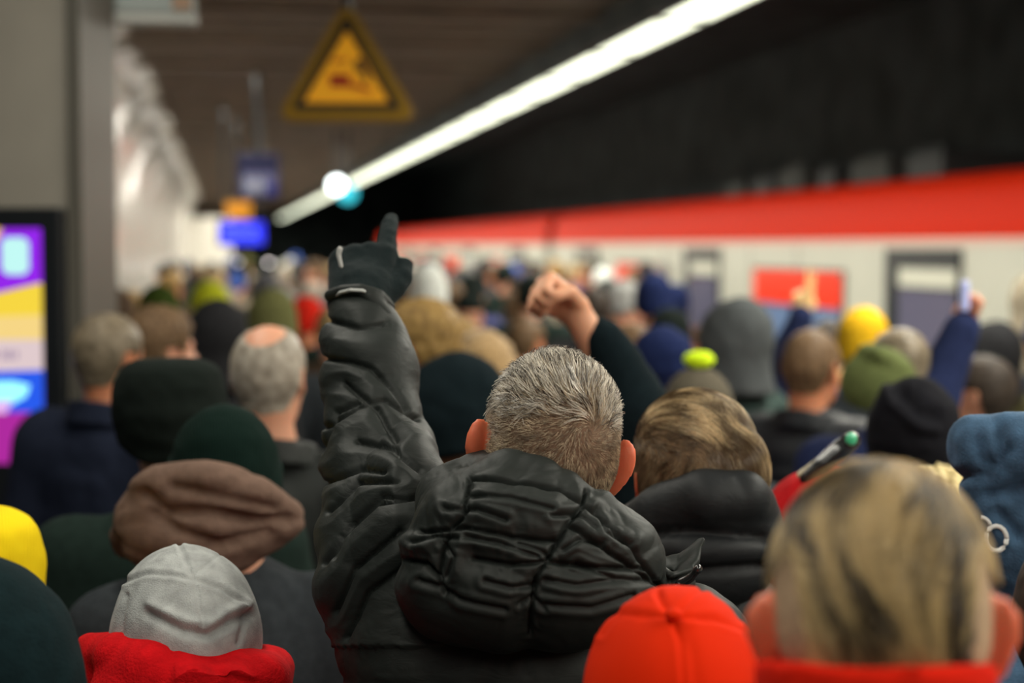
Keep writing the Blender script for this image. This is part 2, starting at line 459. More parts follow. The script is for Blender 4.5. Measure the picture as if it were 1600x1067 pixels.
dd = empty('destination_display', P(380, 385, 20)); tag(dd, 'bright blue lit train destination display hanging near the far end of the platform', 'display')
pbox(340, 416, 344, 384, 20, .15, M_black, 'housing', dd)
pbox(344, 412, 347, 381, 19.98, .01, em('display_blue', (.012, .02, 1.0), 1.3), 'screen', dd)
tb = MB(); r_ = random.Random(3)
for row in (353, 362, 371):
    x = 348
    while x < 404:
        wd = r_.choice((4, 6, 9)); a = P(x, row+5, 19.96); bq = P(x+wd, row, 19.96)
        tb.box(a[0], bq[0], a[1], a[1]+.004, a[2], bq[2]); x += wd+2.5
under(tb.build('lettering', em('display_text', (.12, .16, 1.0), 1.3)), dd)
for x in (350, 408):
    q = P(x, 344, 20.05); under(MB().tube([(q[0], q[1]+.03, q[2]), (q[0], q[1]+.03, 3.68)], .02).build('hanger', M_black), dd)

# continuous row of fluorescent luminaires above the platform edge
def emis_only(name, c, s): return mat(name, (.8, .8, .75), rough=.4, emit=(c, s))
M_tube = emis_only('fluorescent_diffuser', (.95, 1.0, .76), STRIP_E)
proto = None
ly = -3.0; n = 0
while ly < 92:
    if proto is None:
        r = empty('strip_light', (3.0, 0, 3.44)); f = MB().box(-.19, .19, 0, 1.95, .03, .10).box(-.19, -.165, 0, 1.95, 0, .03).box(.165, .19, 0, 1.95, 0, .03).box(-.165, .165, 0, .05, 0, .03).box(-.165, .165, 1.90, 1.95, 0, .03)
        a = f.build('housing', mat('lamp_housing', (.10, .11, .10), rough=.4), r)
        bq = MB().box(-.163, .163, .052, 1.898, .004, .028).build('diffuser', M_tube, r); proto = (r, a, bq)
    else:
        r = proto[0].copy(); COL.objects.link(r)
        for ch in proto[1:]:
            k = ch.copy(); COL.objects.link(k); k.parent = r
    r.location = (3.0, ly + .06, 3.44)
    k_ = round((ly-11)/2)
    tag(r, ('fluorescent luminaire of the diagonal row, %s from the top edge of the photo' % ('nearest', 'second', 'third', 'fourth', 'fifth', 'sixth', 'seventh')[k_]) if 0 <= k_ < 7 else
        ('fluorescent luminaire in the far, thin end of the diagonal row' if ly > 20 else 'fluorescent luminaire of the same row overhead, nearer than the photo shows'), 'lamp', 'strip lights above the platform edge')
    ly += 2.0; n += 1
def pole_(o, q, z):
    p = MB().tube([(0, .06, 0), (0, .06, z-q[2])], .025).build('pole', M_black, o)
# white lamp and round cyan signal in front of the row
q = P(526, 289, 24); wl = link_mesh('signal_lamp', *surfnet(lambda p: np.linalg.norm(p, axis=1)-.11, (-.2,)*3, (.2,)*3, .03), emis_only('signal_white', (.9, 1, 1), 7)); wl.location = q
pole_(wl, q, 3.68); tag(wl, 'round white lamp glowing beside the strip light', 'lamp')
q = P(543, 302, 24.5); wl = MB().tube([(0, -.04, 0), (0, .04, 0)], .13, 20).build('signal_lamp', em('signal_cyan', (.02, .50, .62), 1.6)); wl.location = q
pole_(wl, q, 5.62); tag(wl, 'round cyan signal light just under the strip light', 'lamp')
for i, (x, y, c, s, ww) in enumerate([(377, 412, (.6, .55, .65), 2.2, 'greyish white'), (420, 416, (.95, .85, .85), 5, 'bright white'), (446, 417, (.6, .65, .55), 2, 'dim greenish'), (388, 436, (.75, .38, .22), 1.7, 'orange')]):
    q = P(x, y, 60); wl = MB().tube([(0, -.05, 0), (0, .05, 0)], .16, 12).build('far_lamp', emis_only('far_lamp_%d' % i, c, s)); wl.location = q
    pole_(wl, q, 0); tag(wl, ww+' round light in the distance below the blue display', 'lamp')

# ------------------------------------------------------------------ the train
TX = 6.0
M_tw = mat('train_white', (.52, .52, .44), rough=.35, spec=.5, var=.03, vscale=1)
M_tr = mat('train_red', (.58, .019, .001), rough=.6, spec=.05)
M_glass = mat('train_glass', (.05, .06, .10), rough=.08, spec=.8, coat=.5)
M_tin = mat('train_window_red', (.75, .03, .01), rough=.3, emit=((.9, .06, .01), .25))
tr = empty('commuter_train', (TX, 10, 0)); tag(tr, 'red and white commuter train standing along the platform at the right', 'train')
def tp(mb, name, m=None, parent=None, bevel=0, smooth=False): 
    o = mb.build(name, m, bevel=bevel, smooth=smooth); return under(o, tr) if parent is None else o
def sub(mb, name, m, par, bevel=0):
    o = mb.build(name, m, bevel=bevel); o.parent = par; return o
cars = [(-4.5, 31.0), (31.7, 67.0)]
def roof_profile():
    pts = [(0, 2.02), (.0, 2.12), (.015, 2.26), (.05, 2.40), (.11, 2.50), (.28, 2.575)]
    return pts
DOORS = [6.3+6.95*i for i in range(9)]
for ci, (a, b) in enumerate(cars):
    body = MB().box(TX, TX+2.9, a, b, -.95, 2.0)
    tp(body, 'side_wall', M_tw)
    tp(MB().box(TX-.012, TX, a, b, 1.955, 2.02), 'gutter', mat('pinkish_trim', (.62, .45, .38), rough=.4))
    pf = roof_profile(); V = []; F = []
    full = [(TX+x, z) for x, z in pf] + [(TX+2.9-x, z) for x, z in pf[::-1]]
    n = len(full)
    for y in (a, b): V += [(x, y, z) for x, z in full]
    F = [(i, i+1, n+i+1, n+i) for i in range(n-1)] + [(n-1, 0, n, 2*n-1), tuple(range(n-1, -1, -1)), tuple(range(n, 2*n))]
    tp(MB().add(V, F), 'roof', M_tr)
tp(MB().box(TX+.12, TX+2.78, 31.0, 31.7, -.8, 2.35), 'gangway', mat('gangway_rubber', (.03, .025, .025), rough=.8))
for k, y0 in enumerate(DOORS):
    y1 = y0+1.62
    if 30 < y0 < 32 : continue
    d = tp(MB().box(TX-.03, TX+.02, y0, y1, 0, 1.93), 'door', mat('door_black', (.012, .016, .018), rough=.35), bevel=.01)
    sub(MB().box(TX-.04, TX-.028, y0+.05, y1-.36, 1.60, 1.76), 'light_strip', mat('door_header', (.58, .58, .48), rough=.4), d)
    sub(MB().box(TX-.04, TX-.028, y0+.05, y1-.36, .05, 1.57), 'glass', mat('door_glass', (.13, .125, .19), rough=.12, spec=.7), d)
    # window between this door and the next
    w0, w1 = y0+2.75, y0+5.55
    if k == len(DOORS)-1 or 27 < y0 < 29: continue
    wdw = tp(MB().box(TX-.018, TX+.02, w0-.06, w1+.04, .74, 1.72), 'window_frame', mat('window_rubber', (.05, .055, .05), rough=.6), bevel=.01)
    sub(MB().box(TX-.026, TX-.016, w0, w1, 1.34, 1.69), 'upper_pane', M_tin, wdw)
    sub(MB().box(TX-.026, TX-.016, w0, w1, .78, 1.32), 'pane', mat('train_blue_glass', (.16, .24, .42), rough=.1, spec=.7), wdw)
for y in (10.9, 11.9, 19.0, 22.9, 29.9, 17.35):
    tp(MB().box(TX-.003, TX, y, y+.02, 0, 1.95), 'panel_joint', M_greyd)
# equipment on the roof
rr = random.Random(5); y = 15.4; i = 0
while y < 22.5:
    L = rr.uniform(.5, 1.1); hgt = rr.uniform(.12, .26)
    q = tp(MB().box(TX+.75, TX+1.9, y, y+L, 2.60, 2.64+hgt).box(TX+.80, TX+.9, y+.1, y+L-.1, 2.64+hgt, 2.70+hgt), 'roof_equipment', mat('roof_box_a', (.06, .065, .06), rough=.8) if i % 2 else mat('roof_box_b', (.05, .055, .055), rough=.7), bevel=.03)
    y += L+rr.uniform(.25, .55); i += 1
# ------------------------------------------------------------------ people: shapes in a 1.80 m reference body facing +Y
HC = np.array((0, 0, 1.68))                      # head centre of the reference body
def cranium(q, g=0.0):
    d = ell(q, (0, -.015, .030), (.076+g, .098+g, .090+g))
    return smin(d, cone(q, (0, -.03, -.01), (0, -.035, -.05), .066+g, .052+g, (1, 1, 1)), .03)
def sd_ears(q, flare=38, big=1.0):
    d = None
    fl = math.radians(flare)
    for s in (-1, 1):
        u = np.array((s*math.sin(fl), -math.cos(fl), 0)); n = np.array((s*math.cos(fl), math.sin(fl), 0)); z = np.array((0, 0, 1.))
        r = q - (np.array((s*.071, -.006, -.004)) + u*.017*big)
        l = np.stack([r@n, r@u, r@z - (r@u)*.25], 1)/big
        th = .0055 if big < 1.05 else .0078
        e = ell(l, (0, .002, .006), (th, .019, .029))
        e = smin(e, ell(l, (0, -.005, -.018), (th, .012, .016)), .008)
        if big < 1.05: e = smax(e, -ell(l, (s*0+.007, .002, .004), (.006, .011, .018)), .004)
        e = e*big
        d = e if d is None else np.minimum(d, e)
    return d
def sd_head(q, flare=38, big=1.0):
    d = cranium(q)
    d = smin(d, ell(q, (0, .032, -.040), (.058, .060, .075)), .03)
    d = smin(d, ell(q, (0, .050, -.080), (.040, .042, .036)), .03)
    d = smin(d, ell(q, (0, .078, .022), (.050, .014, .012)), .015)
    for s in (-1, 1):
        d = smax(d, -ell(q, (s*.032, .103, .000), (.018, .022, .013)), .012)
        d = smin(d, ell(q, (s*.031, .074, .000), (.013, .013, .012)), .003)
        d = smin(d, ell(q, (s*.042, .062, -.030), (.020, .020, .018)), .02)
    d = smin(d, cone(q, (0, .086, .004), (0, .108, -.030), .007, .0115), .012)
    d = smin(d, ell(q, (0, .102, -.034), (.017, .010, .008)), .006)
    d = smin(d, ell(q, (0, .089, -.058), (.024, .010, .006)), .006)
    d = smin(d, ell(q, (0, .087, -.068), (.021, .010, .007)), .004)
    return smin(d, sd_ears(q, flare, big), .006)
def frame(X, Y, side):
    X = np.array(X, float); Y = np.array(Y, float); Y /= np.linalg.norm(Y)
    X = X - (X@Y)*Y; X /= np.linalg.norm(X)
    Z = np.cross(X, Y)*(1 if side == 'R' else -1)
    return X, Y, Z
def hand_chains(Wp, X, Y, side, pose='relaxed', s=1.0, fat=1.0):
    X, Y, Z = frame(X, Y, side); Wp = np.array(Wp, float)
    T = lambda x, y, z: Wp + s*(x*X + y*Y + z*Z)
    ch = []
    xs = (.031, .010, -.011, -.030)
    ks = (.088, .092, .087, .078)
    for x, k in zip(xs, ks): ch.append([(T(x*.6, .005, 0), .017*s*fat), (T(x, k, 0), .0125*s*fat)])
    L = ((.042, .026, .020), (.046, .029, .021), (.042, .027, .020), (.033, .021, .018))
    curl = {'relaxed': [(18, 25, 18), (24, 30, 20), (28, 32, 22), (32, 34, 24)],
            'fist': [(78, 98, 62), (82, 100, 64), (84, 100, 64), (82, 98, 62)],
            'point': [(8, 9, 6), (82, 98, 60), (86, 100, 62), (84, 98, 62)],
            'open': [(4, 8, 6), (2, 8, 6), (8, 10, 8), (14, 14, 10)],
            'two': [(4, 6, 4), (0, 6, 4), (84, 100, 62), (84, 98, 62)]}[pose]
    for i in range(4):
        p = np.array((xs[i], ks[i], 0.)); a = 0; pts = [(T(*p), .0115*s*fat)]
        fan = math.radians((-6, -1, 4, 9)[i]) if pose in ('open', 'relaxed') else 0
        for j in range(3):
            a += math.radians(curl[i][j])
            p = p + L[i][j]*np.array((-math.sin(fan)*math.cos(a), math.cos(a)*math.cos(fan), math.sin(a)))
            pts.append((T(*p), (.0098, .0088, .0075)[j]*s*fat))
        ch.append(pts)
    th = {'fist': [(.026, .020, .008), (.043, .050, .020), (.034, .072, .040), (.010, .078, .048)],
          'point': [(.024, .018, .004), (.045, .040, .008), (.0555, .060, .010), (.0575, .080, .010)],
          'two': [(.026, .020, .008), (.043, .048, .020), (.034, .068, .040), (.010, .074, .046)]}.get(pose,
          [(.026, .018, .006), (.048, .045, .012), (.058, .072, .016), (.062, .095, .016)])
    ch.append([(T(*p), r*s*fat) for p, r in zip(th, (.017, .0135, .0115, .0095))])
    return ch
def default_arm(side):
    s = 1 if side == 'R' else -1
    return dict(S=(s*.185, -.01, 1.43), E=(s*.235, -.045, 1.16), W=(s*.235, .035, .925), Y=(0, .15, -1), X=(0, 1, 0), pose='relaxed')
def get_arms(a):
    r = {'L': default_arm('L'), 'R': default_arm('R')}
    if a: r.update(a)
    return r
def sd_body(p, arms, flare=38, big=1.0):
    q = p - HC
    d = sd_head(q, flare, big)
    d = smin(d, cone(p, (0, -.028, 1.64), (0, -.03, 1.50), .054, .060), .02)
    t = smin(cone(p, (0, -.02, 1.52), (0, -.012, 1.40), .055, .11, (1, .75, 1)), cone(p, (-.15, -.01, 1.43), (.15, -.01, 1.43), .052, .052), .05)
    t = smin(t, cone(p, (0, 0, 1.34), (0, 0, 1.08), .150, .128, (1, .66, 1)), .04)
    t = smin(t, cone(p, (0, 0, 1.08), (0, 0, .93), .128, .152, (1, .68, 1)), .04)
    d = smin(d, t, .03)
    for s in ('L', 'R'):
        a = arms[s]
        arm = smin(cone(p, a['S'], a['E'], .050, .040), cone(p, a['E'], a['W'], .041, .028), .015)
        d = smin(d, arm, .03)
        if not a.get('gloved'):
            h = None
            for c in hand_chains(a['W'], a['X'], a['Y'], s, a['pose']):
                e = chain(p, c); h = e if h is None else smin(h, e, .004)
            d = smin(d, h, .010)
        else: d = smin(d, cone(p, a['W'], np.array(a['W'])+.06*frame(a['X'], a['Y'], s)[1], .026, .02), .01)
        k = 1 if s == 'R' else -1
        leg = smin(cone(p, (k*.085, 0, .93), (k*.095, .012, .50), .086, .056), cone(p, (k*.095, .012, .50), (k*.10, -.02, .09), .056, .038), .02)
        foot = cone(p, (k*.10, -.045, .045), (k*.112, .135, .032), .036, .026)
        d = smin(smin(d, leg, .03), foot, .02)
    return d
def sd_jacket(p, arms, t=.022, fat=0.0, hem=.80):
    d = smin(cone(p, (0, -.025, 1.50), (0, -.015, 1.38), .066+t*.3, .115+t, (1, .78, 1)), cone(p, (-.150, -.012, 1.425), (.150, -.012, 1.425), .054+t, .054+t), .06)
    d = smin(d, cone(p, (0, -.005, 1.34), (0, 0, 1.08), .152+t+fat*.3, .142+t+fat, (1, .72, 1)), .05)
    d = smin(d, cone(p, (0, 0, 1.08), (0, 0, .78), .142+t+fat, .168+t, (1, .74, 1)), .05)
    for s in ('L', 'R'):
        a = arms[s]
        if 'sleeve' in a: arm = chain(p, a['sleeve'], .03)
        else:
            S, E, W_ = (np.array(a[k]) for k in 'SEW')
            arm = smin(cone(p, S, E, .056+t, .050+t*.8), cone(p, E, W_, .050+t*.8, .038+t*.5), .02)
        d = smin(d, arm, .035)
    return smax(d, hem-p[:, 2], .015)
def sd_trousers(p):
    d = cone(p, (0, 0, 1.0), (0, 0, .92), .135, .160, (1, .72, 1))
    for k in (-1, 1):
        leg = smin(cone(p, (k*.086, 0, .90), (k*.098, .010, .50), .098, .074), cone(p, (k*.098, .010, .50), (k*.102, -.01, .10), .074, .060), .02)
        d = smin(d, leg, .02)
    return smax(smax(d, p[:, 2]-1.04, .01), .075-p[:, 2], .01)
def sd_shoe(p, k):
    d = cone(p, (k*.100, -.045, .052), (k*.114, .145, .040), .046, .038)
    d = smin(d, cone(p, (k*.10, -.03, .06), (k*.10, -.025, .11), .048, .048), .02)
    return smax(d, .004-p[:, 2], .004)

def hairline(q, lift=0.0, nape=-.080):
    z0 = np.interp(q[:, 1], [-.11, -.052, -.034, .018, .028, .060, .085], [nape, nape+.012, .020, .020, -.005, .045, .068])
    return (z0+lift - q[:, 2])*.7
def sd_hair(q, t=.010, lump=0.0, top=0.0, seed=1, nape=-.080, vol=(0, 0, 0, 0)):
    d = cranium(q) - t - top*np.clip((q[:, 2]-.02)/.08, 0, 1)
    if vol[3]: d = smin(d, ell(q, vol[:3], (vol[3],)*3), .04)
    if lump: d = d - lump*(vnoise(q*np.array((70, 70, 40)), seed) + .6*vnoise(q*150, seed+3))
    return smax(d, hairline(q, nape=nape), .010)
def sd_beanie(q, t=.013, tall=0.0, slouch=0.0, line=-.035, cuff=.006, seed=2, dent=None, flat=0):
    d = cranium(q, t)
    if tall or slouch: d = smin(d, ell(q, (0, -.02-slouch, .055+tall), (.070+t, .085+t, .072+t)), .05)
    e = line + np.clip(q[:, 1]*.35+.02, -.012, .075) - q[:, 2]
    if cuff: d = d - cuff*np.clip((.055 + e)/.006, 0, 1)*np.clip(1, 0, 1)
    d = d - .003*vnoise(q*np.array((20, 20, 34)), seed) - .0015*vnoise(q*60, seed+1)
    if flat: d = smax(d, q[:, 2]-flat, .03)
    if dent: d = smax(d, -ell(q, dent[:3], dent[3:]), .03)
    return smax(d, e, .008)
def sd_hood_up(q, t=.024, seed=3, peak=0.0, drop=-.16):
    d = cranium(q, t)
    d = smin(d, ell(q, (0, -.055, .045+peak), (.06+t, .072+t, .075+t)), .04)
    d = smin(d, cone(q, (0, -.03, -.02), (0, -.04, -.16), .068+t, .092+t), .05)
    d = d - .004*folds(q, 14, seed)
    d = smax(d, -ell(q, (0, .125, -.02), (.066, .085, .105)), .012)
    return smax(d, drop-q[:, 2], .02)
def sd_hood_down(p, w=.135, seed=4, z=1.495, back=-.115, fur=0.0):
    d = ell(p, (0, back, z-.02), (w, .062, .078))
    rim = chain(p, [((x*w*1.02, back+.02+.16*(x*x)**.9+.012, z+.052-.035*abs(x)), .021+fur) for x in np.linspace(-1, 1, 9)])
    d = smin(d, rim, .035)
    return d - .005*folds(p, 12, seed)
def sd_collar(p, r=.078, h=.07, t=.012, seed=5):
    x, y, z = p[:, 0], (p[:, 1]+.025)/1.08, p[:, 2]
    rr = np.sqrt(x*x+y*y) - (r + .25*np.clip(1.56-z, 0, .2))
    d = np.maximum(np.abs(rr)-t, np.abs(z-(1.495+h*.5-.25*(y+.03)))-h*.5)
    return d - .004 - .002*folds(p, 16, seed)
def sd_cap(q, t=.008):
    d = cranium(q, t); d = smin(d, ell(q, (0, -.010, .045), (.079+t, .095+t, .082+t)), .02)
    d = smax(d, .018-.12*q[:, 1]*0 - q[:, 2], .006)
    br = smax(ell(q, (0, .080, .030), (.078, .105, .030)), -ell(q, (0, .080, .020), (.085, .115, .032)), .004)
    br = smax(br, .045-q[:, 1], .01)
    return smin(d, br, .006)

CACHE = {}
def cached(key, f, lo, hi, h, it=1):
    if key not in CACHE:
        V, Q = surfnet(f, lo, hi, h)
        CACHE[key] = (relax(V, Q, it), Q)
    V, Q = CACHE[key]
    return V.copy(), Q
ARM0 = get_arms(None)
HLO, HHI = np.array((-.16, -.20, -.20)), np.array((.16, .18, .24))
def headpiece(key, f, h=.004, it=1):
    V, Q = cached(key, f, HLO, HHI, h, it)
    return V + HC, Q
class Person:
    def __init__(s, px, ytop, d, rel, label, h_hat=0.012, look=(0, 0, 0), skin=None, arms=None, group='people in the platform crowd', flare=38, big=1.0, res=.009, at=None, name='person'):
        top = P(px, ytop, d)
        s.h = top[2]-h_hat; s.t = s.h-1.8
        ray = math.atan2(top[0], top[1])
        s.rz = -ray + math.radians(rel)
        s.loc = np.array((top[0], top[1], 0.0))
        s.look = look
        arms = arms(s) if callable(arms) else arms
        s.custom = arms is not None
        s.arms = get_arms(arms)
        if s.custom:
            allp = np.array([s.arms[k][j] for k in 'LR' for j in 'SEW'])
            lo = np.minimum(allp.min(0)-.16, (-.34, -.22, -.01)); hi = np.maximum(allp.max(0)+.16, (.34, .24, 1.84))
            s.lo, s.hi = lo, hi
            V, Q = surfnet(lambda p: sd_body(p, s.arms, flare, big), lo, hi, res); V = relax(V, Q, 1, .3)
        else:
            s.lo, s.hi = np.array((-.36, -.24, -.02)), np.array((.36, .26, 1.86))
            V, Q = cached(('body', flare, big, res), lambda p: sd_body(p, ARM0, flare, big), s.lo, s.hi, res)
        s.o = s.mesh(name, V, Q, skin or M_skin, root=True)
        s.o.location = s.loc; s.o.rotation_euler = (0, 0, s.rz)
        tag(s.o, label, 'person', group)
        s.res = res
    def to_ref(s, w):
        w = np.asarray(w, float)-s.loc; c, n = math.cos(-s.rz), math.sin(-s.rz)
        z = w[2]-s.t if w[2] > 1.4+s.t else w[2]*1.4/(1.4+s.t)
        return np.array((w[0]*c-w[1]*n, w[0]*n+w[1]*c, z))
    def px(s, px, py, d): return s.to_ref(P(px, py, d))
    def deform(s, V, rigid=False):
        V = np.array(V, float)
        y, p, r = (math.radians(a) for a in s.look)
        if y or p or r:
            R = np.array((Matrix.Rotation(y, 3, 'Z') @ Matrix.Rotation(r, 3, 'Y') @ Matrix.Rotation(p, 3, 'X')))
            piv = np.array((0, -.025, 1.56))
            w = np.clip((V[:, 2]-1.50)/.11, 0, 1); w = w*w*(3-2*w)
            w *= np.clip((.22-np.hypot(V[:, 0], V[:, 1]))/.04, 0, 1)
            if rigid: w = np.ones(len(V))
            V = V + w[:, None]*((V-piv)@R.T + piv - V)
        lowz = V[:, 2] < 1.4
        V[:, 2] = np.where(lowz, V[:, 2]*(1.4+s.t)/1.4, V[:, 2]+s.t)
        return V
    def world(s, V):
        c, n = math.cos(s.rz), math.sin(s.rz)
        return np.stack([V[:, 0]*c-V[:, 1]*n, V[:, 0]*n+V[:, 1]*c, V[:, 2]], 1)+s.loc
    def mesh(s, name, V, Q, m, root=False, disp=None, rigid=False, parent=None):
        V = s.deform(V, rigid)
        if disp is not None: V = V + normals(V, Q)*disp(V)[:, None]
        return link_mesh(name, V, Q, m, None if root else (parent or s.o))
    def head(s, name, key, f, m, h=.004, disp=None, it=1, parent=None):
        V, Q = headpiece(key, f, h, it)
        return s.mesh(name, V, Q, m, disp=disp, rigid=True, parent=parent)
    def sdf(s, name, key, f, lo, hi, m, h=.008, disp=None, it=1):
        V, Q = cached(key, f, lo, hi, h, it)
        return s.mesh(name, V, Q, m, disp=disp)
    def jacket(s, m, style='plain', t=.022, fat=.0, seed=0, h=.010, hem=.80, name='jacket'):
        def disp(V):
            if style == 'puffer':
                b = np.abs(np.sin((V[:, 2]+.012*vnoise(V*6, seed))*PI/.085))**.45
                return .011*b - .008 + .004*folds(V, 14, seed, stretch=(1, 1, 1.6))
            if style == 'none': return 0*V[:, 0]
            return .010*folds(V, 7, seed, stretch=(1, 1, .8))-.004
        if s.custom:
            V, Q = surfnet(lambda p: sd_jacket(p, s.arms, t, fat, hem), s.lo, s.hi, h); V = relax(V, Q, 1)
        else: V, Q = cached(('jacket', t, fat, hem, h), lambda p: sd_jacket(p, ARM0, t, fat, hem), s.lo, s.hi, h)
        return s.mesh(name, V, Q, m, disp=disp)
    def legs(s, m, ms):
        V, Q = cached('trousers', sd_trousers, (-.25, -.2, .03), (.25, .2, 1.08), .014); s.mesh('trousers', V, Q, m)
        for k in (-1, 1):
            V, Q = cached(('shoe', k), lambda p: sd_shoe(p, k), (-.2, -.14, -.02), (.2, .24, .2), .008); s.mesh('shoe', V, Q, ms)
    def on_head(s, P0):
        """reference head points -> local"""
        return s.deform(np.asarray(P0)+HC, True)

# ------------------------------------------------------------------ hair strands
def trace(f, dirs, c=(0, -.015, .02), r0=.22):
    c = np.asarray(c, float); t = np.full(len(dirs), r0)
    for _ in range(40): t = t - f((c + dirs*t[:, None]).astype(np.float32))*.8
    return c + dirs*t[:, None]
def grad(f, p, e=.002):
    g = np.stack([f(p+np.eye(3)[i]*e)-f(p-np.eye(3)[i]*e) for i in range(3)], 1)
    return g/np.maximum(np.linalg.norm(g, axis=1), 1e-9)[:, None]
def strands_mesh(root, path, w0, m, parent, name='hair', cs=(80, 80, 50), amp=1.0):
    """path: (n, k, 3) points of each strand; w0: (n,) root radius"""
    n, k, _ = path.shape
    T = np.gradient(path, axis=1); T /= np.linalg.norm(T, axis=2)[..., None]+1e-9
    ref = np.array((.31, .52, .79)); U = np.cross(T, ref); U /= np.linalg.norm(U, axis=2)[..., None]+1e-9
    Wv = np.cross(T, U)
    prof = np.linspace(1, .25, k)
    vs = []
    for j in range(3):
        a = 2*PI*j/3
        vs.append(path + (w0[:, None, None]*prof[None, :, None])*(math.cos(a)*U+math.sin(a)*Wv))
    V = np.stack(vs, 2).reshape(-1, 3)          # n,k,3 ring
    base = (np.arange(n)*k*3)[:, None]
    F = []
    for i in range(k-1):
        for j in range(3):
            a, b = i*3+j, i*3+(j+1) % 3
            F.append(np.stack([base[:, 0]+a, base[:, 0]+b, base[:, 0]+b+3, base[:, 0]+a+3], 1))
    o = link_mesh(name, V, np.concatenate(F), m, parent)
    g = np.random.default_rng(n)
    c = .5 + .75*amp*vnoise(root*np.array(cs), 31) + .40*amp*vnoise(root*np.array(cs)*2.7, 33) + g.normal(size=n)*.14
    at = o.data.attributes.new('strand', 'FLOAT', 'POINT'); at.data.foreach_set('value', np.repeat(np.clip(c, 0, 1), k*3).astype(np.float32))
    return o
def strand_mat(name, c1, c2, rough=.35, spec=.5):
    m = mat(name, c1, rough=rough, spec=spec); N = m.node_tree.nodes; L = m.node_tree.links
    a = N.new('ShaderNodeAttribute'); a.attribute_name = 'strand'
    r = N.new('ShaderNodeValToRGB'); r.color_ramp.elements[0].color = tuple(c1)+(1,); r.color_ramp.elements[1].color = tuple(c2)+(1,)
    L.new(a.outputs['Fac'], r.inputs['Fac']); L.new(r.outputs['Color'], N['Principled BSDF'].inputs['Base Color'])
    return m
def hair_mat(name, c1, c2, scale=300, rough=.62, spec=.22, stretch=(1, 1, 1), lo=.25, hi=.75):
    if name in MATS: return MATS[name]
    m = mat(name, c1, rough=rough, spec=spec); N = m.node_tree.nodes; L = m.node_tree.links; b = N['Principled BSDF']
    tc = N['Texture Coordinate']; mp = N.new('ShaderNodeMapping'); mp.inputs['Scale'].default_value = stretch
    n = N.new('ShaderNodeTexNoise'); n.inputs['Scale'].default_value = scale; n.inputs['Detail'].default_value = 3
    r = N.new('ShaderNodeValToRGB'); r.color_ramp.elements[0].position = lo; r.color_ramp.elements[1].position = hi
    r.color_ramp.elements[0].color = tuple(c1)+(1,); r.color_ramp.elements[1].color = tuple(c2)+(1,)
    L.new(tc.outputs['Object'], mp.inputs['Vector']); L.new(mp.outputs[0], n.inputs['Vector']); L.new(n.outputs['Fac'], r.inputs['Fac']); L.new(r.outputs['Color'], b.inputs['Base Color'])
    return m
# ------------------------------------------------------------------ flow hair
def flow_hair(s, f, n, field, length, m, name='hair', k=6, lift=(.0005, .003), width=.0005, mask=None, seed=1, parent=None, jitter=.12, clump=.2, cs=70, col=(80, 80, 50), amp=1.0):
    g = np.random.default_rng(seed)
    d = g.normal(size=(n, 3)); d /= np.linalg.norm(d, axis=1)[:, None]
    p = trace(f, d)
    keep = (mask(p) if mask else hairline(p) < -.004)
    p = p[keep]; n = len(p)
    Ln = length(p)*g.uniform(.8, 1.15, n)
    jt = g.normal(size=(n, 3))*jitter + clump*np.stack([vnoise(p*cs, 11), vnoise(p*cs, 12), vnoise(p*cs, 13)], 1)
    path = np.zeros((n, k, 3)); path[:, 0] = p
    l1 = lift(p) if callable(lift) else np.full(n, lift[1])
    for j in range(1, k):
        N = grad(f, p.astype(np.float32))
        v = field(p, N) + jt
        v -= (v*N).sum(1)[:, None]*N; v /= np.linalg.norm(v, axis=1)[:, None]+1e-9
        p = p + v*(Ln/(k-1))[:, None]
        tgt = l1*(j/(k-1))
        p = p - N*(f(p.astype(np.float32))-tgt)[:, None]*.9
        path[:, j] = p
    pts = s.on_head(path.reshape(-1, 3)).reshape(n, k, 3)
    w = width(path[:, 0]) if callable(width) else np.full(n, width)
    return strands_mesh(path[:, 0], pts, w*g.uniform(.7, 1.2, n), m, parent or s.o, name, col, amp)
def groove(s, lines, w=5, depth=.006, puff=.0, L=40, ref=None):
    def f(V):
        x, y = to_px_arr(s.world(V))
        d = polydist(x, y, lines)
        return -depth*np.exp(-(d/w)**2) + puff*(1-np.exp(-(d/L)**2))
    return f
def to_px_arr(Wd):
    v = Wd - CAM; d = v @ FWD
    return 800+(v@RGT)/d*FPX, 533.5-(v@UPV)/d*FPX

# ------------------------------------------------------------------ the man with the raised hand
M_nyl = mat('black_nylon', (.0115, .0142, .0125), rough=.60, spec=.26, bump=('crinkle', 26, .3))
def hero_arms(s):
    S, E, Wr = s.px(628, 905, 2.13), s.px(584, 700, 2.28), s.px(559, 478, 2.42)
    sl = [(s.px(658, 960, 2.10), .096), (s.px(622, 905, 2.12), .092), (s.px(606, 830, 2.17), .078), (s.px(592, 740, 2.25), .065), (s.px(586, 690, 2.29), .063),
          (s.px(576, 580, 2.35), .054), (s.px(567, 530, 2.39), .047), (s.px(562, 502, 2.42), .042)]
    c, n = math.cos(-s.rz), math.sin(-s.rz)
    up = s.px(567, 405, 2.47)-Wr
    s.handW, s.handY = Wr, up
    return {'L': dict(S=S, E=E, W=Wr, Y=up, X=(1, 0, .1), pose='point', sleeve=sl, gloved=True)}
H = Person(832, 543, 2.08, 4, 'man with short greying hair in a black quilted coat raising a gloved finger', h_hat=.010,
           look=(6, 3, 9), skin=M_skin3, arms=hero_arms, flare=54, big=1.10, res=.0045, group=None)
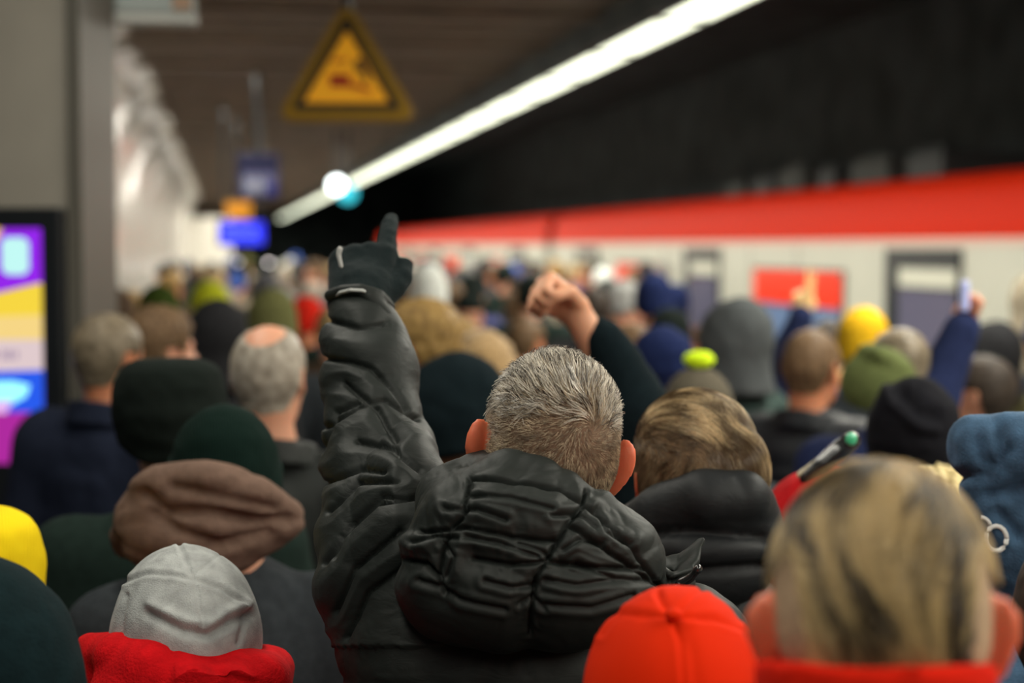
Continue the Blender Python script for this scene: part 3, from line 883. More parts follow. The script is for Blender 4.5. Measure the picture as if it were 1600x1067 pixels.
hx = dict(SL=[[(503,704),(526,645),(560,628)],[(508,668),(560,636),(600,624),(652,655)],[(505,756),(564,733),(600,738)],[(522,871),(534,838),(589,787),(665,776)],
   [(508,880),(547,821),(597,775),(640,780),(672,771)],[(526,955),(555,888),(627,829)],[(543,997),(576,926),(640,880)],[(506,560),(549,566),(579,575),(612,608),(636,640)],
   [(540,600),(590,640),(618,690)],[(512,500),(560,512),(600,506)],[(560,690),(610,700),(655,735)],[(515,800),(560,755),(620,752)]])
HOOD = [[(735,750),(782,752),(814,754),(872,767),(908,790),(953,826),(993,862),(1016,898),(1030,916)],
   [(912,772),(908,795),(885,822),(872,844),(854,875),(836,902),(829,961),(829,990)],[(735,750),(728,808),(705,826),(692,862),(687,902),(697,925)],
   [(660,832),(678,830),(728,826),(800,839),(845,844),(872,844)],[(885,822),(935,853),(980,880),(1025,915)],[(740,872),(800,882),(852,878)],[(854,878),(935,887),(1010,889)],
   [(638,875),(665,880),(690,905)]]
FINE = [[(700,800),(745,800),(790,815)],[(730,840),(780,850),(840,870)],[(860,810),(900,806),(930,830)],[(880,860),(905,845),(940,850)],[(760,905),(800,915),(832,915)],[(850,905),(900,912),(960,905)],
   [(810,850),(845,862),(858,872)],[(900,880),(960,905),(1010,908)],[(660,905),(720,930),(790,945)],[(850,940),(920,942),(980,925)],[(930,800),(945,835),(985,850)],[(690,845),(710,870),(700,900)],
   [(740,780),(800,782),(860,800)],[(812,940),(829,930),(850,945)],[(650,850),(680,838),(716,842)]]
# jacket
def hj(V):
    d = .009*folds(V, 8, 3, 4, (1, 1, 1.6))-.004
    a = groove(H, hx['SL'], 3.6, .008, .008, 20)(V)
    x, y = to_px_arr(H.world(V))
    m = ((x < 690) & (y < 1010))
    return np.where(m, a+.0014*folds(V, 18, 8, 3, (1, 1, 2.0)), d)
V, Q = surfnet(lambda p: sd_jacket(p, H.arms, .030, .02, .78), H.lo, H.hi, .0055); V = relax(V, Q, 2); V, Q = subdiv(V, Q)
jk = H.mesh('jacket', V, Q, M_nyl, disp=hj)
H.legs(cloth('dark_denim', (.02, .024, .035)), mat('black_leather', (.02, .018, .016), rough=.4))
# cuff flap and cuff opening ring
fv = [(566,462,2.37),(590,462,2.375),(608,478,2.39),(612,500,2.385),(598,498,2.375),(580,482,2.365)]
def cuffsd(p):
    d = chain(p, [(H.px(516, 462, 2.41), .009), (H.px(535, 455, 2.385), .009), (H.px(563, 453, 2.37), .009), (H.px(592, 462, 2.38), .009), (H.px(608, 480, 2.40), .009)])
    d = smin(d, chain(p, [(H.px(580, 468, 2.372), .012), (H.px(598, 490, 2.372), .013), (H.px(612, 515, 2.385), .010), (H.px(628, 545, 2.40), .006)]), .01)
    return d
lo = H.px(500, 570, 2.30)-.06; hi = H.px(640, 430, 2.5)+.06
V, Q = surfnet(cuffsd, np.minimum(lo, hi), np.maximum(lo, hi), .003); H.mesh('cuff', V, Q, M_nyl)
# glove
GL = mat('black_glove', (.006, .012, .013), rough=.9, spec=.12, sheen=.06, bump=('noise', 420, .5))
hc = hand_chains(H.handW, (1, 0, .04), H.handY, 'L', 'point', s=1.04, fat=1.36)
def glove(p):
    h = None
    for c in hc:
        e = chain(p, c); h = e if h is None else smin(h, e, .0055)
    X, Y, Z = frame((1, 0, .04), H.handY, 'L')
    w = cone(p, H.handW - .05*Y/np.linalg.norm(Y), H.handW+.03*Y, .034, .033, (1, 1, 1))
    return smin(h, w, .02) - .0012*vnoise(p*90, 2)
lo = H.handW-.14; hi = H.handW+.20
V, Q = surfnet(glove, lo, hi, .0028); g = H.mesh('glove', V, Q, GL)
band = []
X, Y, Z = frame((1, 0, .04), H.handY, 'L')
ringp = [H.px(x, y, dd) for x, y, dd in ((520, 466, 2.40), (532, 457, 2.376), (548, 453, 2.362), (566, 454, 2.362), (582, 460, 2.37))]
V, Q = surfnet(lambda p: chain(p, [(q, .0026) for q in ringp]), np.min(ringp, 0)-.02, np.max(ringp, 0)+.02, .0016)
H.mesh('glove_piping', V, Q, mat('grey_piping', (.45, .46, .44), rough=.6), parent=g)
lab = [H.px(x, y, 2.385) for x, y in ((531, 389), (529, 398), (533, 416))]
V, Q = surfnet(lambda p: chain(p, [(lab[0], .004), (lab[1], .0035), (lab[2], .003)]), np.min(lab, 0)-.02, np.max(lab, 0)+.02, .0016)
H.mesh('glove_tag', V, Q, mat('grey_tag', (.40, .40, .38), rough=.5), parent=g)
# hood lying on the back
def hood(p):
    def E(x, y, d, rx, ry, rz): return ell(p, H.px(x, y, d), (rx, ry, rz))
    d = E(820, 885, 1.955, .132, .075, .090)
    d = smin(d, E(738, 850, 1.98, .070, .07, .082), .04)
    d = smin(d, E(915, 885, 1.97, .078, .07, .070), .04)
    d = smin(d, E(700, 905, 1.985, .048, .055, .058), .03)
    d = smin(d, E(800, 790, 1.975, .070, .055, .040), .03)
    rim = chain(p, [(H.px(x, y, dd), r) for x, y, dd, r in ((735,762,2.02,.020),(762,750,1.985,.021),(800,752,1.97,.020),(850,764,1.965,.018),(895,782,1.965,.018),(935,812,1.97,.018),(970,842,1.98,.018),(1002,872,2.0,.018),(1024,905,2.02,.017))], .01)
    d = smin(d, rim, .012)
    inner = chain(p, [(H.px(690, 800, 2.03), .035), (H.px(735, 765, 2.06), .028), (H.px(800, 775, 2.05), .03), (H.px(900, 810, 2.05), .03), (H.px(1000, 900, 2.06), .03)])
    return smin(d, inner, .03)
def hd(V):
    x, y = to_px_arr(H.world(V))
    d1 = polydist(x, y, HOOD); d2 = polydist(x, y, FINE)
    near = np.exp(-(d1/28)**2)
    return (-.010*np.exp(-(d1/3.2)**2) + .011*(1-np.exp(-(d1/26)**2)) - .0042*np.exp(-(d2/3.0)**2) + .0028*np.exp(-((d2-9)/6)**2)
            + (.0014+.0050*near)*(folds(V, 21, 4, 3, (1, 1, 1.15))-.4))
c = H.px(835, 870, 1.98)
V, Q = surfnet(hood, c-np.array((.30, .22, .22)), c+np.array((.30, .24, .24)), .0038); V = relax(V, Q, 2); V, Q = subdiv(V, Q)
hood_o = H.mesh('hood', V, Q, M_nyl, disp=hd)
# crumpled collar corner with cord lock at the right
def flap(p):
    d = chain(p, [(H.px(1010, 868, 2.04), .016), (H.px(1042, 862, 2.05), .012), (H.px(1070, 845, 2.06), .009), (H.px(1092, 836, 2.07), .006)])
    d = smin(d, chain(p, [(H.px(1092, 838, 2.07), .006), (H.px(1082, 868, 2.05), .010), (H.px(1060, 892, 2.03), .012), (H.px(1030, 905, 2.03), .014)]), .008)
    d = smin(d, chain(p, [(H.px(1022, 862, 2.03), .008), (H.px(1048, 882, 2.01), .006), (H.px(1080, 880, 2.03), .005)]), .004)
    d = smin(d, ell(p, H.px(1052, 905, 2.08), (.028, .02, .03)), .02)
    return d - .0015*vnoise(p*60, 5)
c = H.px(1050, 870, 2.04)
V, Q = surfnet(flap, c-.10, c+.10, .0026); H.mesh('collar', V, Q, M_nyl)
a, b = H.px(1066, 903, 2.0), H.px(1080, 898, 1.995)
def lock(p): return smin(smin(chain(p, [(a, .0085), (b, .0065)]), chain(p, [(b, .004), (H.px(1089, 889, 1.99), .0065)]), .003), chain(p, [(H.px(1036, 908, 1.99), .0015), (H.px(1052, 909, 1.985), .0015), (a, .0015)]), .001)
V, Q = surfnet(lock, np.minimum(a, b)-.05, np.maximum(a, b)+.05, .0018)
H.mesh('cord_lock', V, Q, mat('black_plastic', (.012, .012, .012), rough=.2, spec=.7), parent=hood_o)
# hair: short faded back and sides, longer and spiky on top, whorl right of the middle
M_hh = strand_mat('ash_brown_hair', (.055, .034, .020), (.66, .56, .43), rough=.30, spec=.7)
WH = np.array((.024, -.108, .052))
hs = H.head('hair', 'hero_scalp', lambda q: smax(smin(cranium(q, .0022), ell(q, (0, -.022, -.002), (.0772, .0872, .0692)), .01), hairline(q, nape=-.075), .008), mat('scalp_stubble', (.165, .100, .062), rough=.8, var=.2, vscale=300), h=.003)
def hf(q): return smin(cranium(q, .003), ell(q, (0, -.022, -.002), (.078, .088, .070)), .01)
def hfield(p, N):
    v = p - WH; r = np.linalg.norm(v, axis=1)[:, None]
    v = v/np.maximum(r, 1e-6); sp = np.cross(N, v)
    sw = np.clip(1.1-r/.055, 0, 1)
    return v + 1.0*sw*sp + np.array((0, .5, .5))*np.clip((p[:, 2:3]-.07)/.04, 0, 1)
def topw(p): return np.clip((p[:, 2]-.052 + .35*(p[:, 1]+.10))/.040, 0, 1)*np.clip((.082-abs(p[:, 0]))/.022, 0, 1)
M_ht = strand_mat('gloss_lit_brown_hair', (.030, .020, .014), (.78, .70, .58), rough=.25, spec=.8)  # silvery end of the ramp paints the wet gloss of the top hair
M_hs = strand_mat('short_tan_hair', (.085, .052, .030), (.60, .47, .31), rough=.35, spec=.5)
hm_ = lambda p: hairline(p) < -.004
flow_hair(H, hf, 24000, hfield, lambda p: .0062+.008*topw(p), M_hs, k=4, lift=lambda p: .0022+.005*topw(p), width=.00034, jitter=.22, clump=.30, cs=60, seed=4, parent=hs, name='short_hair_strands', col=(160, 160, 160), amp=.8)
flow_hair(H, hf, 15000, hfield, lambda p: .014+.014*topw(p), M_ht, k=6, lift=lambda p: .003+.008*topw(p), width=lambda p: .0004+.0003*topw(p), mask=lambda p: hm_(p) & (topw(p) > .15), jitter=.16, clump=.75, cs=95, seed=5, parent=hs, name='top_hair_strands', col=(190, 190, 190), amp=1.5)
flow_hair(H, hf, 9000, lambda p, N: np.array((.25, 1, .1))+0*p, lambda p: .026+.0*p[:, 0], strand_mat('wet_dark_hair', (.012, .009, .007), (.20, .16, .12), rough=.25, spec=.8), k=6, lift=lambda p: .014+0*p[:, 0], width=.0007, mask=lambda p: (p[:, 2] > .100) & (p[:, 1] > -.03), jitter=.25, clump=1.3, cs=60, seed=6, parent=hs, name='front_hair_strands', col=(130, 130, 130))
# ------------------------------------------------------------------ the other people near the camera
PANTS = cloth('dark_trousers', (.025, .027, .032)); SHOE = mat('dark_shoe', (.03, .028, .026), rough=.5)
def strands_on(s, f, n, field, length, m, **k): return flow_hair(s, f, n, field, length, m, **k)

# man with the swept blond hair to the right of the raised hand
B = Person(1092, 592, 2.50, 3, 'person with swept ash blond hair and a dark puffer jacket', h_hat=.03, look=(6, 2, -2), skin=M_skin3, big=1.0)
B.jacket(nylon('charcoal_nylon', (.026, .030, .032)), 'puffer', t=.035); B.legs(PANTS, SHOE)
M_bl = strand_mat('ash_blond_hair', (.11, .065, .028), (.80, .62, .37), rough=.3)
def bshell(q):
    d = cranium(q, .010)
    d = smin(d, ell(q, (.002, -.005, .066), (.080, .094, .062)), .02)
    return smin(d, ell(q, (.050, -.080, .026), (.044, .044, .062)), .008)
def bs_(q): return smax(bshell(q), hairline(q, nape=-.07), .01)
b1 = B.head('hair', 'bsh', bs_, mat('blond_under', (.13, .08, .04), rough=.7, var=.3, vscale=90), h=.004)
def bz(p): return np.clip((p[:, 0:1]+.012)/.02, 0, 1), np.clip((.075-p[:, 2:3])/.03, 0, 1)
def bfield(p, N):
    right, low = bz(p)
    v = np.array((1.0, -.9, .10))*(1-low) + low*(np.array((.10, 0, -1.))*right + np.array((-.25, .35, -.8))*(1-right))
    return v + right*np.array((0, 0, -1.))*np.clip((.10-p[:, 2:3])/.05, 0, 1)
bm_ = lambda p: hairline(p, nape=-.07) < -.003
M_bd = strand_mat('brownish_back_hair', (.06, .035, .018), (.34, .24, .14), rough=.35)
flow_hair(B, bshell, 15000, bfield, lambda p: .060+0*p[:, 0], M_bl, k=10, lift=(.0, .0045), width=.0006, jitter=.10, clump=.40, cs=26, seed=9, parent=b1, name='hair_strands', mask=lambda p: bm_(p) & ((p[:, 2] > .090) | (p[:, 0] > .008)) & (p[:, 2] > -.01), col=(50, 50, 26), amp=1.8)
flow_hair(B, bshell, 11000, bfield, lambda p: .022+0*p[:, 0], M_bd, k=5, lift=(.0, .003), width=.00045, jitter=.2, clump=.3, cs=40, seed=19, parent=b1, name='short_hair_strands', mask=lambda p: bm_(p) & ((p[:, 2] < .095) & (p[:, 0] < .012) | (p[:, 2] < .0)))
c = B.px(1110, 800, 2.40)
def bhood(p):
    d = ell(p, B.px(1090, 850, 2.42), (.115, .07, .085))
    d = smin(d, chain(p, [(B.px(990, 830, 2.50), .03), (B.px(1030, 800, 2.42), .035), (B.px(1090, 778, 2.38), .036), (B.px(1150, 778, 2.38), .030), (B.px(1180, 808, 2.44), .026)]), .015)
    return d - .004*folds(p, 16, 9)
V, Q = surfnet(bhood, c-.26, c+.26, .006)
B.mesh('hood', V, Q, nylon('black_nylon_b', (.016, .018, .02)), disp=groove(B, [[(1000,835),(1060,830),(1120,833),(1190,838)],[(1000,885),(1080,893),(1190,885)]], 7, .012, .008, 26))

# big blond head in the right foreground
G = Person(1383, 703, 1.29, 2, 'person with streaky blond hair shaved at the sides and a red collar', h_hat=.016, look=(2, 2, -1), skin=M_skin3, flare=42, big=1.12)
G.jacket(cloth('red_sweat', (.75, .012, .006)), 'plain', t=.02); G.legs(PANTS, SHOE)
g1 = G.head('hair', 'gsh', lambda q: sd_hair(q, .003, nape=-.072), mat('shaved_blond', (.36, .245, .15), rough=.8, var=.15, vscale=120), h=.004)
def gshell(q): return smin(cranium(q, .006), ell(q, (0, -.030, .045), (.062, .088, .080)), .02)
def gmask(p): return (np.abs(p[:, 0]) < .060+.10*np.clip(p[:, 2]-.02, 0, .1)) & (hairline(p, nape=-.045) < -.003) & (p[:, 2] > -.045-.02*np.cos(p[:, 0]*40))
M_gb = strand_mat('streaky_blond_hair', (.040, .024, .010), (.54, .385, .175), rough=.4)
def gfield(p, N):
    v = np.array((0, -.6, -1.)) + np.stack([-.9*(p[:, 0]-.01)*8 + .45*np.sin(p[:, 2]*45+p[:, 0]*30), 0*p[:, 0], 0*p[:, 0]], 1)
    return v
flow_hair(G, gshell, 15000, gfield, lambda p: .055+0*p[:, 0], M_gb, k=8, lift=(0, .005), width=.0008, mask=gmask, jitter=.08, clump=.35, cs=24, seed=10, parent=g1, name='hair_strands', col=(75, 30, 9), amp=2.2)
V, Q = cached('collar_g', lambda p: smin(sd_collar(p, .068, .166, .012), ell(p, (0, -.02, 1.47), (.15, .11, .05)), .03)-.004*folds(p, 12, 3), (-.24, -.25, 1.36), (.24, .25, 1.74), .006)
G.mesh('collar', V+np.array((-.006, -.014, .004)), Q, cloth('bright_red', (.62, .014, .004)))

# red baseball cap
R = Person(1050, 892, 1.68, 0, 'person in a bright red baseball cap with a button on top', h_hat=.028, look=(-14, 4, 0), skin=M_skin)
M_red = mat('red_cotton', (.60, .020, .001), rough=.85, spec=.08, bump=('noise', 500, .2))
R.jacket(cloth('black_cotton', (.02, .02, .022)), 'plain'); R.legs(PANTS, SHOE)
def capd(V):
    x, y = to_px_arr(R.world(V))
    L = [[(1050,963),(1063,1000),(1068,1067),(1066,1110)],[(1050,963),(1003,958),(965,955),(940,990)],[(1050,963),(1115,966),(1160,985),(1190,1040)],[(1050,963),(1034,938),(1028,925)],[(1050,963),(1085,930),(1100,920)]]
    D = [[(1068,990),(1078,1020),(1085,1067)],[(1030,928),(1040,940)],[(960,955),(1010,962)],[(1100,965),(1150,970)]]
    return -.0022*np.exp(-(polydist(x, y, L)/3.2)**2) + .0012*np.exp(-((polydist(x, y, L)-10)/6)**2) - .0025*np.exp(-(polydist(x, y, D)/12)**2) + .003*vnoise(V*14, 3) + .003*np.exp(-(np.hypot(x-1050, y-963)/9)**2)
def rcap(q):
    d = ell(q, (0, -.006, .042), (.084, .102, .092))
    d = smin(d, cone(q, (0, -.012, .03), (0, -.014, -.02), .080, .080, (1, 1.2, 1)), .02)
    d = smax(d, -.012-q[:, 2]+.3*q[:, 1], .006)
    br = smax(smax(ell(q, (0, .085, .020), (.078, .110, .030)), -ell(q, (0, .085, .010), (.085, .120, .032)), .004), .045-q[:, 1], .01)
    return smin(d, br, .006)
rc = R.head('cap', 'rcap', rcap, M_red, h=.003, disp=capd)
bt = P(1050, 963, 1.655); btv, btq = surfnet(lambda p: ell(p, (0, 0, 0), (.0085, .0085, .006)), (-.02,)*3, (.02,)*3, .0015)
c0_, n0_ = math.cos(-R.rz), math.sin(-R.rz)
# find the point of the cap under the button
me = rc.data; co = np.zeros(len(me.vertices)*3); me.vertices.foreach_get('co', co); co = co.reshape(-1, 3)
def surface_near(s, co, px, py):
    x, y = to_px_arr(s.world(co)); dd = np.hypot(x-px, y-py); i = np.where(dd < dd.min()+3)[0]
    Wd = s.world(co[i]); return co[i[np.argmin((Wd-CAM)@FWD)]]
bp_ = surface_near(R, co, 1050, 962)
link_mesh('button', btv+bp_+np.array((0, -.0065, .004)), btq, M_red, rc)

# grey beanie with red hood
K = Person(290, 826, 2.22, 3, 'person in a light grey jersey beanie with star seams and a red hood', h_hat=.035, look=(3, 12, -2), skin=M_skin)
M_gj = mat('grey_jersey', (.36, .37, .36), rough=.95, spec=.08, bump=('noise', 500, .4), var=.16, vscale=45)
K.jacket(cloth('red_hoodie', (.62, .006, .010)), 'plain', t=.022); K.legs(PANTS, SHOE)
def kb(q):
    d = cranium(q, .012); d = smin(d, ell(q, (0, -.035, .050), (.080, .098, .090)), .04)
    return smax(d, -.065-q[:, 2]+.25*q[:, 1], .008)
def kd(V):
    x, y = to_px_arr(K.world(V))
    S1 = [[(301,905),(288,870),(276,840)],[(301,905),(265,898),(228,897),(192,908)],[(301,905),(345,918),(384,944)],[(303,905),(310,940),(317,977)]]
    S2 = [[(301,903),(325,880),(348,863)],[(299,908),(272,935),(250,960)]]
    F1 = [[(234,960),(283,986),(325,994),(360,972),(390,960)]]; F0 = [[(236,945),(285,968),(325,976),(356,955),(384,945)]]
    F2 = [[(196,930),(190,960),(188,990)],[(388,960),(378,985),(372,1004)]]
    return (-.0028*np.exp(-(polydist(x, y, S1)/3.2)**2) - .0014*np.exp(-(polydist(x, y, S2)/2.6)**2) + .0015*np.exp(-(np.abs(polydist(x, y, S1)-7)/4)**2)
            + .006*np.exp(-(polydist(x, y, F0)/8)**2) - .006*np.exp(-(polydist(x, y, F1)/7)**2) - .004*np.exp(-(polydist(x, y, F2)/5)**2) + .0025*vnoise(V*22, 4))
K.head('beanie', 'kbean', kb, M_gj, h=.003, disp=kd)
def khood(p):
    rim = [(150, 1005, 2.24, .020), (185, 985, 2.14, .022), (230, 990, 2.09, .022), (290, 1010, 2.06, .022), (350, 1018, 2.07, .022), (400, 1014, 2.12, .022), (430, 1018, 2.20, .018)]
    d = chain(p, [(K.px(x, y+12, dd), r) for x, y, dd, r in rim], .01)
    d = smin(d, ell(p, K.px(285, 1095, 2.12), (.130, .075, .10)), .03)
    d = smin(d, ell(p, K.px(165, 1060, 2.2), (.03, .05, .05)), .02); d = smin(d, ell(p, K.px(410, 1065, 2.2), (.03, .05, .05)), .02)
    return d - .004*folds(p, 11, 14)
c = K.px(285, 1060, 2.16)
V, Q = surfnet(khood, c-.22, c+.22, .0045)
K.mesh('hood', V, Q, cloth('red_fleece', (.52, .005, .008)), disp=groove(K, [[(270,1010),(264,1067),(262,1100)],[(335,1045),(370,1060),(400,1067)]], 5, .004, .002, 30))
V, Q = surfnet(lambda p: ell(p, K.px(122, 1062, 2.2), (.022, .03, .028)), K.px(122, 1062, 2.2)-.06, K.px(122, 1062, 2.2)+.06, .004)
K.mesh('hood_lining', V, Q, cloth('orange_fleece', (.85, .22, .01)))

def hair(s, m, key='short', **k):
    pre = dict(short=dict(t=.010, lump=.002), buzz=dict(t=.004, lump=.001), full=dict(t=.018, lump=.005, top=.012), curly=dict(t=.022, lump=.014, top=.012), balding=dict(t=.005, lump=.002),
               bob=dict(t=.022, lump=.005, nape=-.11))[key]
    return s.head('hair', 'hair_'+key, lambda q: sd_hair(q, **pre), m, h=.005)
def beanie(s, m, key='plain', name='beanie'):
    pre = dict(plain=dict(), tall=dict(tall=.03), slouch=dict(tall=.02, slouch=.03, cuff=0), flat=dict(t=.024, tall=.02, cuff=.0, flat=.135, line=-.05), dent=dict(t=.018, tall=.028, slouch=.025, cuff=0, dent=(.028, -.100, .150, .060, .022, .05)))[key]
    return s.head(name, 'beanie_'+key, lambda q: sd_beanie(q, **pre), m, h=.005)
def hood_up(s, m, key='plain'):
    pre = dict(plain={}, big=dict(t=.032, peak=.01), short=dict(t=.030, drop=-.085))[key]
    return s.head('hood', 'hoodup_'+key, lambda q: sd_hood_up(q, **pre), m, h=.006)
def hood_dn(s, m, w=.135, fur=0, z=1.495): 
    V, Q = cached(('hooddn', w, fur, z), lambda p: sd_hood_down(p, w, fur=fur, z=z), (-.24, -.28, 1.34), (.24, .16, 1.66), .007)
    return s.mesh('hood', V, Q, m)
def collar(s, m, h=.07, name='collar'):
    V, Q = cached(('collar', h), lambda p: sd_collar(p, .080, h, .013), (-.24, -.25, 1.36), (.24, .25, 1.70), .007)
    return s.mesh(name, V, Q, m)
H_brown = hair_mat('brown_hair', (.05, .028, .014), (.20, .12, .06), 60)
H_dark = hair_mat('dark_hair', (.012, .009, .007), (.05, .035, .025), 60)
H_grey = hair_mat('grey_hair', (.16, .13, .10), (.46, .41, .34), 40, rough=.5)
H_greyb = hair_mat('grey_brown_hair', (.07, .055, .035), (.24, .19, .13), 40, rough=.5)
H_gold = hair_mat('golden_hair', (.12, .065, .02), (.40, .25, .08), 50)
H_blond = hair_mat('pale_blond_hair', (.40, .30, .12), (.75, .62, .32), 60)

# dark green beanie, brown hood
Gb = Person(350, 614, 2.88, 4, 'person in a dark green beanie with a brown hood over a charcoal jacket', h_hat=.03, look=(2, 2, 0))
Gb.jacket(cloth('charcoal_wool', (.030, .035, .040)), 'plain', t=.028, fat=.01); Gb.legs(PANTS, SHOE)
beanie(Gb, knit('bottle_green_knit', (.005, .014, .011)))
def gbh(p):
    d = ell(p, Gb.px(315, 825, 2.80), (.125, .085, .070))
    d = smin(d, chain(p, [(Gb.px(200, 850, 2.86), .020), (Gb.px(215, 800, 2.80), .032), (Gb.px(250, 765, 2.76), .034), (Gb.px(320, 755, 2.74), .034), (Gb.px(390, 775, 2.76), .034), (Gb.px(440, 808, 2.82), .030)]), .03)
    return d - .008*folds(p, 9, 6, 2, (1, 1, 2.4))
c = Gb.px(320, 810, 2.82); V, Q = surfnet(gbh, c-.26, c+.26, .006)
Gb.mesh('hood', V, Q, cloth('brown_fleece', (.15, .095, .072)), disp=groove(Gb, [[(225,770),(260,800),(330,800),(400,815),(450,810)],[(240,800),(280,830),(340,850),(420,830)],[(270,760),(340,775),(430,795)]], 9, .010, .004, 20))

# black flat beanie
Fb = Person(263, 546, 3.26, 6, 'person in a black flat-topped beanie with bare neck and dark green coat', h_hat=.03, look=(0, -2, 0), skin=M_skin)
Fb.jacket(cloth('dark_green_wool', (.012, .022, .018)), 'plain', t=.03); Fb.legs(PANTS, SHOE)
beanie(Fb, knit('black_knit', (.010, .014, .012)), 'flat'); collar(Fb, cloth('dark_green_wool', ()), .03)

# balding man
Bm = Person(421, 502, 3.76, -10, 'balding man with short grey hair left of the raised sleeve', h_hat=.008, look=(-4, 2, 0), skin=M_skin, flare=24)
Bm.jacket(nylon('black_leather_coat', (.018, .022, .020)), 'plain', t=.03); Bm.legs(PANTS, SHOE); collar(Bm, nylon('black_leather_coat', ()), .05)
Bm.head('hair', 'hair_bald', lambda q: smax(sd_hair(q, t=.005, lump=.0015), -ell(q, (.0, -.045, .125), (.046, .075, .058)), .01), H_grey, h=.004)

# far left man in navy coat
Nv = Person(170, 487, 4.75, -30, 'man with short grey-brown hair in a navy coat beside the advertising display', h_hat=.012, look=(-14, 0, 0), skin=M_skin2)
Nv.jacket(cloth('navy_wool', (.014, .018, .034)), 'plain', t=.045, fat=.03); Nv.legs(PANTS, SHOE); collar(Nv, cloth('navy_wool', ()), .06); hair(Nv, H_greyb, 'short')
Pr = Person(258, 478, 5.25, -62, 'brown-haired man seen in profile facing right, behind the black beanie', h_hat=.025, look=(0, 4, 0), skin=M_skin)
Pr.jacket(cloth('dark_navy', (.015, .017, .024)), 'plain'); Pr.legs(PANTS, SHOE); hair(Pr, H_brown, 'full')
Gc = Person(250, 438, 7.6, -20, 'person in a dark olive green cap near the white wall', h_hat=.03)
Gc.jacket(cloth('dark_navy', ()), 'plain'); Gc.legs(PANTS, SHOE); beanie(Gc, knit('olive_green_knit', (.035, .055, .010)), 'plain', 'cap')
Yl = Person(330, 433, 9.0, -40, 'distant person in a lime yellow beanie near the white wall', h_hat=.03, skin=M_skin)
Yl.jacket(cloth('black_cotton', ()), 'plain'); Yl.legs(PANTS, SHOE); beanie(Yl, knit('lime_knit', (.42, .45, .02)))
Dk = Person(338, 466, 5.9, 5, 'person in a black hood behind the man in profile', h_hat=.035)
Dk.jacket(cloth('black_cotton', ()), 'plain', t=.04); Dk.legs(PANTS, SHOE); hood_up(Dk, cloth('black_cotton', ()))
Ol = Person(425, 458, 6.6, 0, 'person in an olive cap just beyond the balding man', h_hat=.03)
Ol.jacket(cloth('charcoal_wool', ()), 'plain'); Ol.legs(PANTS, SHOE); beanie(Ol, knit('olive_grey_knit', (.13, .13, .05)), 'tall', 'cap')

# behind the raised arm
Lb = Person(662, 463, 4.75, 58, 'golden-brown haired person in profile facing left, right of the raised glove', h_hat=.030, look=(0, -6, 0), skin=M_skin2)
Lb.jacket(cloth('dark_navy', ()), 'plain'); Lb.legs(PANTS, SHOE); hair(Lb, H_gold, 'full')
Bh = Person(712, 556, 4.15, 78, 'person in a black hood turned left beside the raised black sleeve', h_hat=.03, look=(0, -12, 0), skin=M_skin2)
Bh.jacket(cloth('black_teal', (.006, .012, .015)), 'plain', t=.03); Bh.legs(PANTS, SHOE); hood_up(Bh, cloth('black_teal', ()), 'short')
Fu = Person(757, 512, 5.6, -8, 'person in a tan fur-trimmed hood behind the black hood', h_hat=.045)
Fu.jacket(cloth('charcoal_wool', ()), 'plain'); Fu.legs(PANTS, SHOE)
Fu.head('hood', 'furhood', lambda q: sd_hood_up(q, t=.030)-.006*vnoise(q*110, 3), mat('tan_fur', (.36, .23, .10), rough=.95, sheen=.4, var=.3, vscale=90), h=.005)
Wc = Person(668, 418, 8.2, 0, 'person in a white knitted cap, furthest behind the raised arm', h_hat=.03); Wc.jacket(cloth('grey_wool', (.09, .09, .10)), 'plain'); Wc.legs(PANTS, SHOE); beanie(Wc, knit('white_knit', (.70, .72, .68)), 'tall')

# person with the raised bare fist
def fist_arm(s):
    Wr = s.px(900, 487, 3.22); E = s.px(990, 640, 3.26); S = s.px(1000, 790, 3.30)
    return {'R': dict(S=S, E=E, W=Wr, Y=s.px(866, 464, 3.20)-Wr, X=(-.5, -.4, .55), pose='fist', sleeve=[(S, .080), (E, .062), (s.px(940, 530, 3.23), .042)])}
Fi = Person(884, 600, 3.30, 0, 'person punching a bare fist into the air behind the greying head', h_hat=.01, skin=mat('skin_pale', (.72, .36, .22), rough=.5, sss=.2), arms=fist_arm, res=.007)
Fi.jacket(cloth('black_teal', ()), 'plain', t=.025); Fi.legs(PANTS, SHOE); hair(Fi, H_brown, 'short')

Nb = Person(1032, 513, 5.1, 8, 'person in a slouchy navy beanie and indigo jacket', h_hat=.03, skin=M_skin2)
Nb.jacket(cloth('indigo_cotton', (.055, .060, .16)), 'plain'); Nb.legs(PANTS, SHOE); beanie(Nb, knit('navy_knit', (.014, .022, .075)), 'slouch'); collar(Nb, cloth('scarlet_scarf', (.75, .02, .01)), .03, 'scarf')
Lm = Person(1092, 552, 4.4, 0, 'person in a grey-brown beanie with a lime pompom, above the blond swept hair', h_hat=.045)
Lm.jacket(cloth('charcoal_wool', ()), 'plain'); Lm.legs(PANTS, SHOE); lb_ = beanie(Lm, knit('grey_brown_knit', (.11, .095, .07)), 'plain')
V, Q = surfnet(lambda p: ell(p, (0, 0, 0), (.040, .035, .024))-.003*vnoise(p*120, 1), (-.06,)*3, (.06,)*3, .005)
Lm.mesh('pompom', V+HC+np.array((0, -.03, .150)), Q, mat('lime_wool', (.62, .85, .01), rough=.9), parent=lb_, rigid=True)
Gh = Person(1142, 470, 5.8, 48, 'person in a plain grey hood and grey-green jacket, turned left', h_hat=.035, look=(0, 0, 0), skin=M_skin2)
Gh.jacket(cloth('grey_green', (.035, .055, .050)), 'plain', t=.035); Gh.legs(PANTS, SHOE); hood_up(Gh, cloth('mid_grey_jersey', (.075, .082, .085)), 'big')
